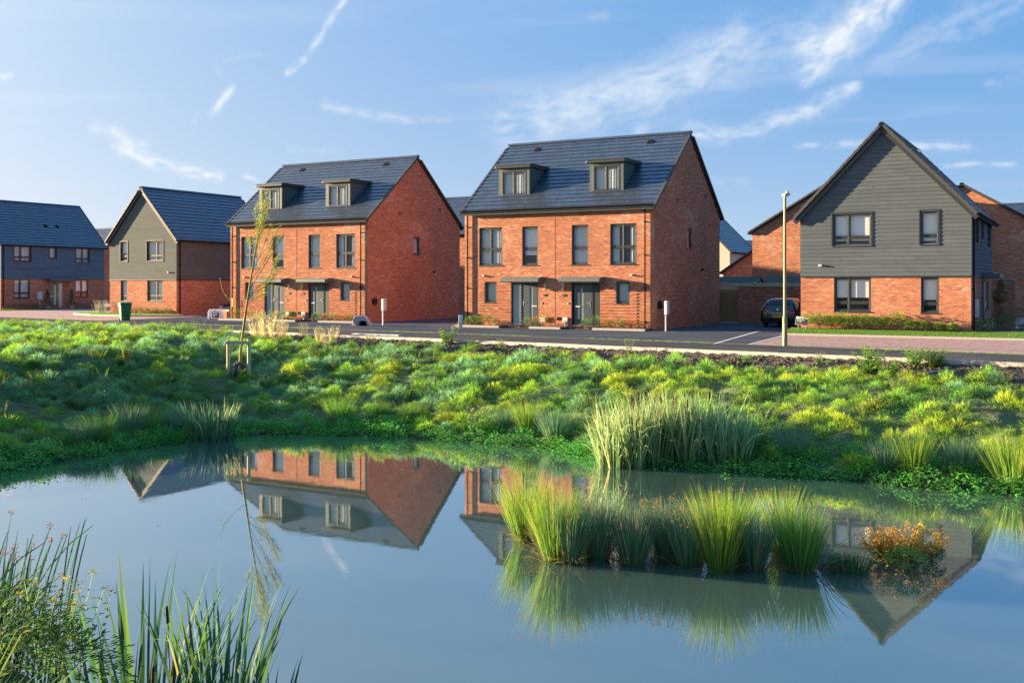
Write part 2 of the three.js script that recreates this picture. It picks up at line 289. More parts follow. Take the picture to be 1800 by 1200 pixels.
sheet('road', [along(-110, 0), along(60, 0), along(60, ROAD_W), along(-110, ROAD_W)], 0.004, phys([1, 1, 1], 1, { specularIntensity: 0.05, map: roadMap, bumpMap: noiseBump, bumpScale: 0.006 }), 'dark asphalt lane along the top of the bank');
const asphalt = phys([1, 1, 1], 1, { specularIntensity: 0, map: asphaltMap, bumpMap: noiseBump, bumpScale: 0.006 });
const LB0 = [8.35, -37.0], LB1 = [13.25, -47.9];
sheet('forecourt', [along(-40.5, ROAD_W), LB0, LB1, [17.3, -57], [24, -92], [-18, -110], [-21.5, -68]], 0.004, asphalt, 'grey asphalt parking court in front of the brick houses');
const pave = phys([1, 1, 1], 0.92, { specularIntensity: 0.3, map: paveMap, bumpMap: noiseBump, bumpScale: 0.003 });
sheet('block_paving', [LB0, along(60, ROAD_W), [70, -60], [40, -100], [24, -92], [17.3, -57], LB1], 0.004, pave, 'pinkish block paving beside the lamp post');
sheet('block_paving', [along(-110, ROAD_W), along(-40.5, ROAD_W), [-21.5, -68], [-18, -110], [-60, -150], [-120, -110]], 0.004, pave, 'pinkish block paving in front of the far left house');
// sandy seam with weeds between lane and court
sheet('verge_strip', [along(-40, ROAD_W - 0.05), along(60, ROAD_W - 0.05), along(60, ROAD_W + 0.28), along(-40, ROAD_W + 0.28)], 0.008, std([0.19, 0.155, 0.105], 1, { bumpMap: noiseBump, bumpScale: 0.02 }), 'sandy seam along the edge of the lane');
{ // concrete edging units along the bank top
  const e = thing('edging', 0, 0, 0); e.userData.kind = 'structure'; e.userData.label = 'pale concrete edging along the top of the bank';
  const g = box(0.905, 0.2, 0.13, 0, -0.07, 0), r = rnd(3);
  for (let s = -52; s < 22; s += 0.915) { const [x, z] = along(s, -0.07), m = mesh('edging_stone', g, MAT.kerb, e); m.position.set(x, 0.012 + r() * 0.008, z); m.rotation.y = -Math.atan2(KD[1], KD[0]) + (r() - 0.5) * 0.006; }
}
const lineStrip = (a, b, w, label) => { const dx = b[0] - a[0], dz = b[1] - a[1], L = Math.hypot(dx, dz), nx = -dz / L * w / 2, nz = dx / L * w / 2; sheet('road_marking', [[a[0] + nx, a[1] + nz], [b[0] + nx, b[1] + nz], [b[0] - nx, b[1] - nz], [a[0] - nx, a[1] - nz]], 0.012, MAT.line, label); };
lineStrip([7.25, -37.6], [11.3, -47.9], 0.12, 'white bay line left of the parked black car');
lineStrip([8.42, -37.2], [13.25, -47.9], 0.12, 'white bay line along the pink paving edge');
lineStrip([11.3, -47.96], [13.2, -47.96], 0.1, 'white line across the head of the parking bay');
lineStrip(spot(1000, 580), spot(1090, 578), 0.05, 'faint white line in front of the right brick house');

// ---------------------------------------------------------------- the pond
const rippleMap = texture(512, 512, (x, y) => 0.6 * tfbm(x / 512, y / 512, 6, 3) + 0.4 * tfbm(x / 512 + 0.3, y / 512, 20, 3), { channels: 1, float: true, rep: [1 / 5, 1 / 8] });
structure('water', boxUV((() => { const s = new THREE.Shape([[-24, -32], [24, -32], [24, -4], [-24, -4]].map(([x, z]) => new THREE.Vector2(x, -z))); const g = new THREE.ShapeGeometry(s); g.rotateX(-Math.PI / 2); g.translate(0, WATER_Y, 0); return g; })()),
  phys([0.064, 0.116, 0.096], 0.02, { ior: 2.7, clearcoat: 1, clearcoatRoughness: 0.02, bumpMap: rippleMap, bumpScale: 0.0018 }), 'still murky green pond mirroring houses and sky');

// ---------------------------------------------------------------- house building kit
const basis = { front: [[1, 0, 0], [0, 0, 1]], right: [[0, 0, -1], [1, 0, 0]], left: [[0, 0, 1], [-1, 0, 0]], back: [[-1, 0, 0], [0, 0, -1]] };
// a frame whose x runs along a face seen from outside, z out of it; faces of a house W wide (x) and D deep (z from 0 to -D)
function faceFrame(face, W, D) { const [u, n] = basis[face], o = { front: [0, 0, 0], right: [W / 2, 0, -D / 2], left: [-W / 2, 0, -D / 2], back: [0, 0, -D] }[face];
  return M4().makeBasis(new THREE.Vector3(...u), new THREE.Vector3(0, 1, 0), new THREE.Vector3(...n)).setPosition(...o); }
function wallGeo(poly, holes, t, M) { const s = new THREE.Shape(poly.map(([x, y]) => new THREE.Vector2(x, y)));
  for (const [x0, x1, y0, y1] of holes) s.holes.push(new THREE.Path([[x0, y0], [x0, y1], [x1, y1], [x1, y0]].map(([x, y]) => new THREE.Vector2(x, y))));
  const g = new THREE.ExtrudeGeometry(s, { depth: t, bevelEnabled: false }); g.translate(0, 0, -t); if (M) g.applyMatrix4(M); return boxUV(g); }
function inFrame(o, M, x, y, z) { o.matrixAutoUpdate = true; const m = M.clone().multiply(M4().makeTranslation(x, y, z)); m.decompose(o.position, o.quaternion, o.scale); return o; }
function part(name, parent) { const g = new THREE.Group(); g.name = name; parent.add(g); return g; }

function curtainGeo(w, h, waves, amp, seed) { const r = rnd(seed), g = new THREE.PlaneGeometry(w, h, Math.max(8, waves * 6), 1), p = g.attributes.position; const ph = r() * 6;
  for (let i = 0; i < p.count; i++) { const u = (p.getX(i) / w + 0.5) * waves * 2 * Math.PI + ph; p.setZ(i, amp * (Math.sin(u) + 0.4 * Math.sin(2.3 * u + 1))); } g.computeVertexNormals(); return g; }
// a casement set back in its opening: cols and rows are fractions of the width and height
const windowCache = new Map();
function makeWindow(w, h, { cols = [1], rows = [1], back = 'net', seed = 1, glass = MAT.glass, sill = true, fw = 0.062, sash = 0.04 } = {}) {
  const key = [w, h, cols, rows, back, seed].join(), hit = windowCache.get(key); if (hit) return hit.clone();
  const g = new THREE.Group(); g.name = 'window'; const fr = [], z = -0.085, d = 0.07;
  fr.push(boxy(w, fw, d, 0, h / 2 - fw / 2, z, 0.006), boxy(w, fw * 1.15, d, 0, -h / 2 + fw * 0.575, z, 0.006), boxy(fw, h - 2.15 * fw, d, -w / 2 + fw / 2, -0.075 * fw, z, 0.006), boxy(fw, h - 2.15 * fw, d, w / 2 - fw / 2, -0.075 * fw, z, 0.006));
  const cs = cols.reduce((a, b) => a + b), rs = rows.reduce((a, b) => a + b), iw = w - 2 * fw, ih = h - 2.15 * fw; let x = -iw / 2;
  cols.forEach((c, i) => { const cw = iw * c / cs; if (i) fr.push(boxy(fw * 0.95, ih, d * 0.92, x, -0.075 * fw, z, 0.006)); let y = ih / 2 - 0.075 * fw;
    rows.forEach((q, j) => { const ch = ih * q / rs; if (j) fr.push(boxy(cw - fw, fw * 0.95, d * 0.88, x + cw / 2, y, z, 0.006));
      const px = x + cw / 2 + (i ? fw / 4 : 0) - (i < cols.length - 1 ? fw / 4 : 0), py = y - ch / 2 - (j ? fw / 4 : 0) + (j < rows.length - 1 ? fw / 4 : 0), pw = cw - (i ? fw / 2 : 0) - (i < cols.length - 1 ? fw / 2 : 0), ph = ch - (j ? fw / 2 : 0) - (j < rows.length - 1 ? fw / 2 : 0), s = sash;
      fr.push(boxy(pw, s, d * 0.6, px, py + ph / 2 - s / 2, z, 0.004), boxy(pw, s, d * 0.6, px, py - ph / 2 + s / 2, z, 0.004), boxy(s, ph - 2 * s, d * 0.6, px - pw / 2 + s / 2, py, z, 0.004), boxy(s, ph - 2 * s, d * 0.6, px + pw / 2 - s / 2, py, z, 0.004));
      const pane = mesh('pane', place(new THREE.PlaneGeometry(pw - 2 * s + 0.01, ph - 2 * s + 0.01), px, py, z - 0.004), glass, g); y -= ch; }); x += cw; });
  mesh('frame', merge(fr), MAT.frame, g);
  if (back === 'net') mesh('curtain', place(curtainGeo(w, h, Math.round(w * 7), 0.018, seed), 0, 0, z - 0.13), MAT.net, g);
  if (back === 'sides') { for (const s of [-1, 1]) mesh('curtain', place(curtainGeo(w * 0.3, h, 3, 0.03, seed + s), s * w * 0.36, 0, z - 0.14), MAT.net, g); mesh('backdrop', place(new THREE.PlaneGeometry(w * 1.6, h * 1.4), 0, 0, z - 0.9), MAT.inside, g); }
  if (back === 'blind') { const bh = h * (0.55 + 0.4 * ((seed * 0.37) % 1)); mesh('blind', place(new THREE.PlaneGeometry(w, bh), 0, h / 2 - bh / 2, z - 0.1), MAT.blind, g); mesh('backdrop', place(new THREE.PlaneGeometry(w * 1.6, h * 1.4), 0, 0, z - 0.9), MAT.inside, g); }
  if (back === 'frost') mesh('backdrop', place(new THREE.PlaneGeometry(w, h), 0, 0, z - 0.06), MAT.frosted, g);
  if (sill) mesh('sill', boxy(w + 0.08, 0.05, 0.15, 0, -h / 2 - 0.026, -0.045, 0.008), MAT.dark, g);
  windowCache.set(key, g); return g;
}
// lapped boards over a polygon with openings; every board is a piece of its own
function cladding(parent, poly, holes, M, mat, pitch, seed) {
  const r = rnd(seed), y0 = Math.min(...poly.map((p) => p[1])), y1 = Math.max(...poly.map((p) => p[1]));
  const span = (y) => { const xs = []; for (let i = 0, j = poly.length - 1; i < poly.length; j = i++) { const [ax, ay] = poly[j], [bx, by] = poly[i]; if ((ay > y) !== (by > y)) xs.push(ax + (y - ay) / (by - ay) * (bx - ax)); } xs.sort((a, b) => a - b); return xs.length >= 2 ? [xs[0], xs[xs.length - 1]] : null; };
  for (let y = y0; y < y1 - 0.02; y += pitch) {
    const ya = y, yb = Math.min(y + pitch, y1 - 0.004), lo = span(ya + 0.003), hi = span(yb) ?? lo; if (!lo) continue;
    let parts = [[lo[0], lo[1], hi[0], hi[1]]];
    for (const [hx0, hx1, hy0, hy1] of holes) { if (Math.min(hy1, yb) - Math.max(hy0, ya) < pitch * 0.5) continue;
      parts = parts.flatMap(([a, b, c, d]) => hx0 <= a || hx1 >= b ? [[a, b, c, d]] : [[a, hx0, c, hx0], [hx1, b, hx1, d]]); }
    for (const [a, b, c, d] of parts) { const cuts = []; let q = a + 0.8 + r() * 2.8; while (q < b - 0.7) { cuts.push(q); q += 3.0; }
      const edges = [[a, c], ...cuts.map((v) => [v, v]), [b, d]];
      for (let i = 0; i + 1 < edges.length; i++) { const g0 = i ? 0.003 : 0, g1 = i + 2 < edges.length ? 0.003 : 0, e = [edges[i][0] + g0, edges[i + 1][0] - g1, edges[i][1] + g0, edges[i + 1][1] - g1], t = 0.022, tt = 0.004; if (e[1] - e[0] < 0.03) continue;
        const P = [[e[0], ya, t], [e[1], ya, t], [Math.max(e[3], e[2] + 0.001), yb, tt], [e[2], yb, tt], [e[0], ya, 0], [e[1], ya, 0], [Math.max(e[3], e[2] + 0.001), yb, 0], [e[2], yb, 0]];
        const F = [0, 1, 2, 0, 2, 3, 4, 5, 1, 4, 1, 0, 5, 6, 2, 5, 2, 1, 7, 4, 0, 7, 0, 3], v = []; for (const k of F) v.push(...P[k]);
        const g = new THREE.BufferGeometry(); g.setAttribute('position', new THREE.Float32BufferAttribute(v, 3)); g.computeVertexNormals(); g.setAttribute('uv', new THREE.Float32BufferAttribute(F.flatMap((k) => [P[k][0] + 7.3 * (y % 1.7), P[k][1]]), 2)); g.applyMatrix4(M);
        mesh('board', g, mat[Math.floor(r() * mat.length)], parent); } }
  }
}
// roof tile, its nose up: x along the eaves, y up the slope, z out of it
const tileGeo = (() => { const w = 0.147, L = 0.40, P = [[-w, 0, 0.050], [w, 0, 0.050], [w, L, 0.012], [-w, L, 0.012], [-w, 0.006, 0.0], [w, 0.006, 0.0], [w, L, -0.012], [-w, L, -0.012]], F = [0, 1, 2, 0, 2, 3, 4, 5, 1, 4, 1, 0, 5, 6, 2, 5, 2, 1, 7, 4, 0, 7, 0, 3], v = [], uv = [];
  for (const k of F) { v.push(...P[k]); uv.push(P[k][0], P[k][1]); } const g = new THREE.BufferGeometry(); g.setAttribute('position', new THREE.Float32BufferAttribute(v, 3)); g.setAttribute('uv', new THREE.Float32BufferAttribute(uv, 2)); g.computeVertexNormals(); return g; })();
const ridgeGeo = (() => { const s = new THREE.Shape(); s.absarc(0, 0, 0.15, Math.PI * 0.06, Math.PI * 0.94); s.absarc(0, 0, 0.125, Math.PI * 0.94, Math.PI * 0.06, true); const g = new THREE.ExtrudeGeometry(s, { depth: 0.435, bevelEnabled: false, curveSegments: 7 }); g.rotateY(Math.PI / 2); return boxUV(g); })();
const capGeo = boxUV(place(new RoundedBoxGeometry(0.13, 0.37, 0.115, 1, 0.012), 0, 0.185, 0.008, 0, 0.05));
const hidden = M4().makeScale(0, 0, 0);
// a pitched roof: run from eaves to ridge, rise, length; its own x runs along the ridge. faces: which slopes carry single tiles
function pitchedRoof(parent, { run, rise, length, eave, turn, z0, single = 0, slopes = [1, -1], voids = [], seed = 1, caps = true, eye }) {
  const roof = part('roof', parent); roof.rotation.y = turn; roof.position.set(0, eave, z0); const r = rnd(seed), ang = Math.atan2(rise, run), S = Math.hypot(run, rise), t = 0.09;
  const s = new THREE.Shape([[-run, 0], [0, rise], [run, 0], [run, -t], [run - 0.06, -t], [0, rise - t * 1.5], [-run + 0.06, -t], [-run, -t]].map(([x, y]) => new THREE.Vector2(x, y))), dg = new THREE.ExtrudeGeometry(s, { depth: length, bevelEnabled: false }); dg.translate(0, 0, -length / 2); dg.rotateY(Math.PI / 2);
  mesh('roof_deck', boxUV(dg), MAT.deck, roof);
  const world = M4().makeRotationY(parent.rotation.y).setPosition(parent.position).multiply(M4().makeRotationY(turn).setPosition(0, eave, z0));
  for (const sd of slopes) {
    // frame of the slope: x to the right seen from outside, y up the slope, z out
    const F = M4().makeBasis(new THREE.Vector3(sd, 0, 0), new THREE.Vector3(0, Math.sin(ang), -sd * Math.cos(ang)), new THREE.Vector3(0, Math.cos(ang), sd * Math.sin(ang))).setPosition(0, 0, sd * run);
    const rows = Math.round(S / 0.345), gauge = (S - 0.02) / rows, n = Math.round(length / 0.3), wd = length / n, list = [];
    for (let j = 0; j < rows; j++) for (let i = 0; i < n + (j & 1); i++) { let x = -length / 2 + wd * (i + 0.5) - (j & 1 ? wd / 2 : 0), sx = wd / 0.3; if (j & 1 && (i === 0 || i === n)) { sx *= 0.5; x += i ? -wd / 4 : wd / 4; }
      const y = j * gauge - 0.03; if (voids.some((v) => v[4] === sd && x > v[0] && x < v[1] && y > v[2] && y < v[3])) continue;
      const m = F.clone().multiply(M4().compose(new THREE.Vector3(x, y, 0.012 + (r() - 0.5) * 0.004), new THREE.Quaternion().setFromEuler(new THREE.Euler((r() - 0.5) * 0.012, (r() - 0.5) * 0.012, (r() - 0.5) * 0.008)), new THREE.Vector3(sx, j === rows - 1 ? 0.9 : 1, 1)));
      list.push({ m, k: Math.floor(r() * 4), d: new THREE.Vector3().setFromMatrixPosition(world.clone().multiply(m)).distanceTo(new THREE.Vector3(0, CAM_Y, 0)) }); }
    list.sort((a, b) => a.d - b.d);
    const mine = sd === slopes[0] ? single : 0;
    for (const q of list.slice(0, mine)) { const m = mesh('tile', tileGeo, MAT.tile[q.k], roof); q.m.decompose(m.position, m.quaternion, m.scale); }
    const rest = list.slice(mine); if (rest.length) { const im = new THREE.InstancedMesh(tileGeo, MAT.tile[0], rest.length); im.name = 'tile_courses'; im.userData.kind = 'stuff'; rest.forEach((q, i) => { im.setMatrixAt(i, q.m); im.setColorAt(i, col(...[[1, 1, 1], [0.84, 0.86, 0.88], [1.17, 1.15, 1.1], [0.94, 0.91, 0.87]][q.k])); }); roof.add(im); }
  }
  for (let x = -length / 2 - 0.04; x < length / 2 - 0.38; x += (length + 0.08 - 0.435) / Math.ceil((length - 0.355) / 0.435) - 1e-6) { const m = mesh('ridge_tile', ridgeGeo, MAT.tile[Math.floor(r() * 4)], roof); m.position.set(x, rise - 0.045, 0); m.rotation.x = (r() - 0.5) * 0.02; }
  if (caps) for (const e of [-1, 1]) for (const sd of [1, -1]) for (let y = 0; y < S - 0.36; y += 0.345) { const m = mesh('verge_cap', capGeo, MAT.verge, roof), F = M4().makeBasis(new THREE.Vector3(sd, 0, 0), new THREE.Vector3(0, Math.sin(ang), -sd * Math.cos(ang)), new THREE.Vector3(0, Math.cos(ang), sd * Math.sin(ang))).setPosition(e * (length / 2 + 0.02), 0, sd * run); F.multiply(M4().makeTranslation(0, y - 0.02, 0.0)).decompose(m.position, m.quaternion, m.scale); }
  return roof;
}
function downpipe(parent, x, y0, y1, z, M) { const p = part('downpipe', parent); inFrame(p, M ?? M4(), 0, 0, 0); mesh('pipe', merge([rod([x, y0, z], [x, y1 - 0.12, z], 0.036), tube([[x, y1 - 0.14, z], [x, y1 - 0.05, z], [x, y1 + 0.02, z + 0.12], [x, y1 + 0.1, z + 0.14]], 0.036, 8)]), MAT.pipe, p);
  for (let y = y0 + 0.35; y < y1 - 0.2; y += 1.55) mesh('bracket', box(0.13, 0.05, z + 0.03, x, y, z / 2 + 0.0), MAT.pipe, p); }
function gutter(parent, len, y, z, M) { const s = new THREE.Shape(); s.absarc(0, 0, 0.062, Math.PI, 2 * Math.PI); s.lineTo(0.062, 0.012); s.lineTo(0.05, 0.012); s.absarc(0, 0, 0.05, 2 * Math.PI, Math.PI, true); s.lineTo(-0.062, 0.012); const g = new THREE.ExtrudeGeometry(s, { depth: len, bevelEnabled: false, curveSegments: 8 }); g.rotateY(Math.PI / 2); g.translate(-len / 2, y, z); const m = mesh('gutter', boxUV(g), MAT.pipe, parent); if (M) inFrame(m, M, 0, 0, 0); return m; }
function slabCanopy(w, d, name = 'canopy') { // flat door canopy with a chamfered front lip
  const s = new THREE.Shape([[0, 0.02], [0, 0.24], [d - 0.26, 0.24], [d - 0.22, 0.19], [d, 0.17], [d, 0.03], [d - 0.03, 0], [0.04, 0]].map(([x, y]) => new THREE.Vector2(x, y))), g = new THREE.ExtrudeGeometry(s, { depth: w, bevelEnabled: true, bevelSize: 0.012, bevelThickness: 0.012, bevelSegments: 1 }); g.translate(0, 0, -w / 2); g.rotateY(-Math.PI / 2); const m = new THREE.Mesh(boxUV(g), MAT.canopy); m.name = name; return m; }

// ---------------------------------------------------------------- the pair of brick houses with dormers
function brickPair(label, x, z) {
  const W = 10.3, D = 9.73, EV = 5.82, RI = 3.86, h = tag(thing('brick_house', x, 0, z, -HOUSE_TURN), label, 'house', 'red brick dormer houses facing the pond');
  const slope = RI / (D / 2), bands = [];
  const F = faceFrame('front', W, D), Rt = faceFrame('right', W, D), Lf = faceFrame('left', W, D), Bk = faceFrame('back', W, D), t = 0.24;
  const openings = [];
  for (const s of [-1, 1]) openings.push([s < 0 ? -4.28 : 2.94, s < 0 ? -2.94 : 4.28, 3.09, 5.0], [s < 0 ? -1.80 : 0.92, s < 0 ? -0.92 : 1.80, 3.09, 5.0], [s < 0 ? -3.94 : 3.26, s < 0 ? -3.26 : 3.94, 1.24, 2.27], [s < 0 ? -2.42 : 0.90, s < 0 ? -0.90 : 2.42, 0.15, 2.22]);
  mesh('wall', wallGeo([[-W / 2 + t, -0.3], [W / 2 - t, -0.3], [W / 2 - t, EV], [-W / 2 + t, EV]], openings, t, F), MAT.brick, h);
  const gable = [[-D / 2, -0.3], [D / 2, -0.3], [D / 2, EV], [0, EV + RI - 0.03], [-D / 2, EV]];
  const sideHole = [[-0.33, 0.33, 3.93, 5.0]];
  mesh('wall', wallGeo(gable, sideHole, t, Rt), MAT.brick, h); mesh('wall', wallGeo(gable, sideHole, t, Lf), MAT.brick, h);
  mesh('wall', wallGeo([[-W / 2 + t, -0.3], [W / 2 - t, -0.3], [W / 2 - t, EV], [-W / 2 + t, EV]], [], t, Bk), MAT.brick, h);
  mesh('ceiling', box(W - 0.5, 0.1, D - 0.5, 0, 2.6, -D / 2), MAT.inside, h); mesh('ceiling', box(W - 0.5, 0.1, D - 0.5, 0, 5.35, -D / 2), MAT.inside, h);
  openings.forEach(([x0, x1, y0, y1], i) => { if (y0 < 1) return; const w = x1 - x0, look = w > 1.2 ? { cols: [1, 1], rows: [1.35, 1], back: i ? 'sides' : 'net', seed: i + 1 } : y0 < 2 ? { back: 'frost' } : { rows: [1.35, 1], back: i < 4 ? 'blind' : 'net', seed: i + 3 };
    h.add(inFrame(makeWindow(w, y1 - y0, look), F, (x0 + x1) / 2, (y0 + y1) / 2, 0)); });
  mesh('movement_joint', box(0.014, EV - 0.2, 0.008, 0.02, EV / 2 + 0.05, 0.002), std([0.20, 0.085, 0.05], 0.9), h);
  for (const M of [Rt, Lf]) h.add(inFrame(makeWindow(0.66, 1.07, { back: 'frost' }), M, 0, 4.465, 0));
  // every other course stands proud between the small windows and the doors
  for (const s of [-1, 1]) for (let y = 0.3; y < 2.15; y += 0.15) { const spans = y > 1.1 ? [[2.44, 3.22], [3.98, 4.3]] : [[2.44, 4.3]];
    for (const [a, b] of spans) mesh('brick_band', boxUV(box(b - a, 0.073, 0.03, s * (a + b) / 2, y + 0.0375, 0.013)), MAT.brick, h); }
  // doors
  for (const s of [-1, 1]) { const d = part('door', h); inFrame(d, F, s * 1.66, 0.15, 0); const z = -0.09;
    mesh('door_frame', merge([box(0.06, 2.07, 0.09, -0.73, 1.035, z), box(0.06, 2.07, 0.09, 0.73, 1.035, z), box(1.40, 0.06, 0.088, 0, 2.04, z), box(0.06, 1.98, 0.085, s < 0 ? -0.22 : 0.34, 1.0, z)]), MAT.frame, d);
    mesh('threshold', box(1.46, 0.05, 0.2, 0, 0.0, z + 0.05), MAT.concrete, d);
    const lx = s < 0 ? 0.255 : -0.175, lw = s < 0 ? 0.86 : 0.94; // the leaf; beside it glass (left house) or a solid panel (right house)
    mesh('door_leaf', merge([boxy(lw * 0.34, 1.96, 0.06, lx + (s < 0 ? 1 : -1) * lw * 0.33, 1.0, z - 0.005, 0.01), boxy(lw * 0.5, 1.96, 0.06, lx - (s < 0 ? 1 : -1) * lw * 0.25, 1.0, z - 0.005, 0.01), box(lw * 0.16, 0.16, 0.056, lx + (s < 0 ? 1 : -1) * lw * 0.08, 1.90, z - 0.005), box(lw * 0.16, 0.2, 0.056, lx + (s < 0 ? 1 : -1) * lw * 0.08, 0.12, z - 0.005)]), MAT.door, d);
    mesh('glazing', box(lw * 0.15, 1.62, 0.02, lx + (s < 0 ? 1 : -1) * lw * 0.08, 1.02, z - 0.01), MAT.frosted, d);
    if (s < 0) mesh('side_light', box(0.46, 1.96, 0.02, -0.475, 1.0, z - 0.005), MAT.frosted, d); else mesh('side_panel', boxy(0.33, 1.96, 0.05, 0.535, 1.0, z, 0.008), MAT.dark, d);
    mesh('letter_plate', boxy(0.28, 0.06, 0.02, lx + (s < 0 ? 1 : -1) * lw * 0.3, 0.92, z + 0.034, 0.006), MAT.white, d);
    mesh('handle', merge([box(0.035, 0.24, 0.015, lx - (s < 0 ? 1 : -1) * lw * 0.42, 1.06, z + 0.03), box(0.14, 0.025, 0.03, lx - (s < 0 ? 0.9 : -0.9) * lw * 0.36, 1.1, z + 0.05)]), MAT.steel, d);
    const c = slabCanopy(2.12, 0.68); c.castShadow = c.receiveShadow = true; c.position.set(s * 1.62, 2.25, 0.006); h.add(c);
    const lamp = part('wall_lamp', h); lamp.position.set(s * 0.5, 2.02, 0); mesh('lamp_body', merge([rod([0, -0.12, 0.1], [0, 0.15, 0.1], 0.042, 0.042, 10), box(0.09, 0.09, 0.1, 0, 0, 0.05), rod([0, -0.15, 0.1], [0, -0.12, 0.1], 0.06, 0.045, 10)]), MAT.brass, lamp);
    mesh('number_plate', box(0.17, 0.11, 0.02, s * 0.53, 1.61, 0.01), MAT.dark, h); mesh('door_bell', box(0.05, 0.09, 0.025, s * 0.72, 1.22, 0.012), MAT.white, h);
    const mb = part('meter_box', h); mb.position.set(s * 0.6, 0.42, 0); mesh('cover', boxy(0.27, 0.24, 0.1, 0, 0, 0.05, 0.01), MAT.white, mb); if (s > 0) mesh('outlet_pipe', merge([rod([0, -0.1, 0.06], [0, -0.4, 0.06], 0.035), rod([0, -0.16, 0.06], [0.05, -0.3, 0.08], 0.03)]), MAT.white, mb);
    mesh('air_grille', box(0.3, 0.16, 0.02, s * 0.27, 0.47, 0.01), MAT.pipe, h);
    mesh('alarm_sensor', merge([rod([s * 4.02, 2.58, 0], [s * 4.02, 2.58, 0.09], 0.045, 0.045, 10), box(0.1, 0.05, 0.05, s * 4.02 + 0.04, 2.58, 0.09)]), MAT.white, h);
  }
  downpipe(h, -4.93, 0.05, EV - 0.02, 0.085); downpipe(h, 4.73, 0.05, EV - 0.02, 0.085);
  mesh('soffit', box(W + 0.12, 0.16, 0.24, 0, EV - 0.05, 0.10), MAT.frame, h); gutter(h, W + 0.2, EV + 0.03, 0.29); 
  // dormers standing on the front slope
  const voids = []; const ev = 0.27, eaveY = EV + 0.06 - 0.0;
  for (const cx of [-2.75, 2.36]) { const dm = part('dormer', h), w = 1.78, off = 0.87, yb = EV + slope * off, top = 8.02, zf = -off, dep = (top - EV) / slope - off; dm.position.set(cx, 0, 0);
    const fy = top - yb; mesh('face', wallGeo([[-w / 2, yb - 0.1], [w / 2, yb - 0.1], [w / 2, top], [-w / 2, top]], [[-0.70, 0.70, yb + 0.13, top - 0.11]], 0.1, M4().makeTranslation(0, 0, zf)), MAT.dormer, dm);
    const cheek = () => { const s = new THREE.Shape([[0, yb - 0.12], [0, top], [-dep - 0.1, top], [-dep - 0.1, top - 0.05]].map(([a, b]) => new THREE.Vector2(a, b))), g = new THREE.ExtrudeGeometry(s, { depth: 0.06, bevelEnabled: false }); g.rotateY(-Math.PI / 2); return g; };
    for (const s of [-1, 1]) { const g = cheek(); g.translate(s < 0 ? -w / 2 + 0.06 : w / 2, 0, zf - 0.101); mesh('cheek', boxUV(g), MAT.dormer, dm); }
    const sh = [[-w / 2 - 0.12, 0.12], [w / 2 + 0.12, 0.12]]; mesh('dormer_roof', merge([boxy(w + 0.26, 0.17, dep + 0.32, 0, top + 0.086, zf + 0.17 - (dep + 0.32) / 2, 0.02), box(w + 0.30, 0.05, dep + 0.36, 0, top + 0.16, zf + 0.19 - (dep + 0.36) / 2)]), MAT.frame, dm);
    const fh = top - yb - 0.24, win = makeWindow(1.40, fh, { cols: [1, 1], back: 'net', seed: 9, sill: false, fw: 0.07 }); win.children.slice().forEach((c) => { const q = c.clone(); q.position.set(0, yb + 0.13 + fh / 2, zf + 0.06); dm.add(q); });
    mesh('apron', boxUV(place(new THREE.BoxGeometry(w + 0.5, 0.02, 0.42), 0, yb - 0.06, zf + 0.14, 0, Math.atan(slope))), MAT.verge, dm);
    voids.push([cx - w / 2 - 0.02, cx + w / 2 + 0.02, (off + ev + 0.02) / Math.cos(Math.atan(slope)), (off + dep + ev - 0.2) / Math.cos(Math.atan(slope)), 1]); }
  const roof = pitchedRoof(h, { run: D / 2 + ev, rise: RI + slope * ev, length: W + 0.16, eave: EV + 0.10 - slope * ev, turn: 0, z0: -D / 2, single: 300, slopes: [1, -1], voids, seed: 4 });
  for (const vx of [-3.2, 3.3]) { const v = mesh('roof_vent', boxy(0.36, 0.34, 0.07, 0, 0, 0, 0.02), MAT.pipe, roof); v.position.set(vx, RI + slope * ev - 0.42, 0.60); v.rotation.x = -Math.PI / 2 + Math.atan(slope) + 0.08; }
  // on the right hand flank: a charger for a car
  const ch = part('car_charger', h); inFrame(ch, Rt, -D / 2 + 0.6, 1.18, 0); mesh('charger_body', place(new THREE.CylinderGeometry(0.19, 0.2, 0.12, 20), 0, 0, 0.07, 0, Math.PI / 2), MAT.black, ch); mesh('socket', place(new THREE.CylinderGeometry(0.09, 0.09, 0.03, 14), 0, 0.02, 0.14, 0, Math.PI / 2), MAT.rubber, ch);
  mesh('flue', place(new THREE.CylinderGeometry(0.06, 0.06, 0.12, 12), W / 2 + 0.05, 2.9, -6.7, 0, 0, Math.PI / 2), MAT.pipe, h);
  mesh('wall_vent', box(0.03, 0.12, 0.24, W / 2 + 0.012, 6.3, -3.1), MAT.verge, h); mesh('wall_vent', box(0.03, 0.24, 0.18, W / 2 + 0.012, 6.75, -7.4), MAT.verge, h);
  return h;
}
const A0 = [-8.07, -58.6], B0 = [6.585, -48.6];
const hA = brickPair('two-storey red brick pair with dormers behind the staked willow sapling', A0[0] - 5.15 * RX, A0[1] - 5.15 * RZ);
const hB = copyOf(hA, 'two-storey red brick pair with dormers left of the lamp post', B0[0] - 5.15 * RX, 0, B0[1] - 5.15 * RZ);

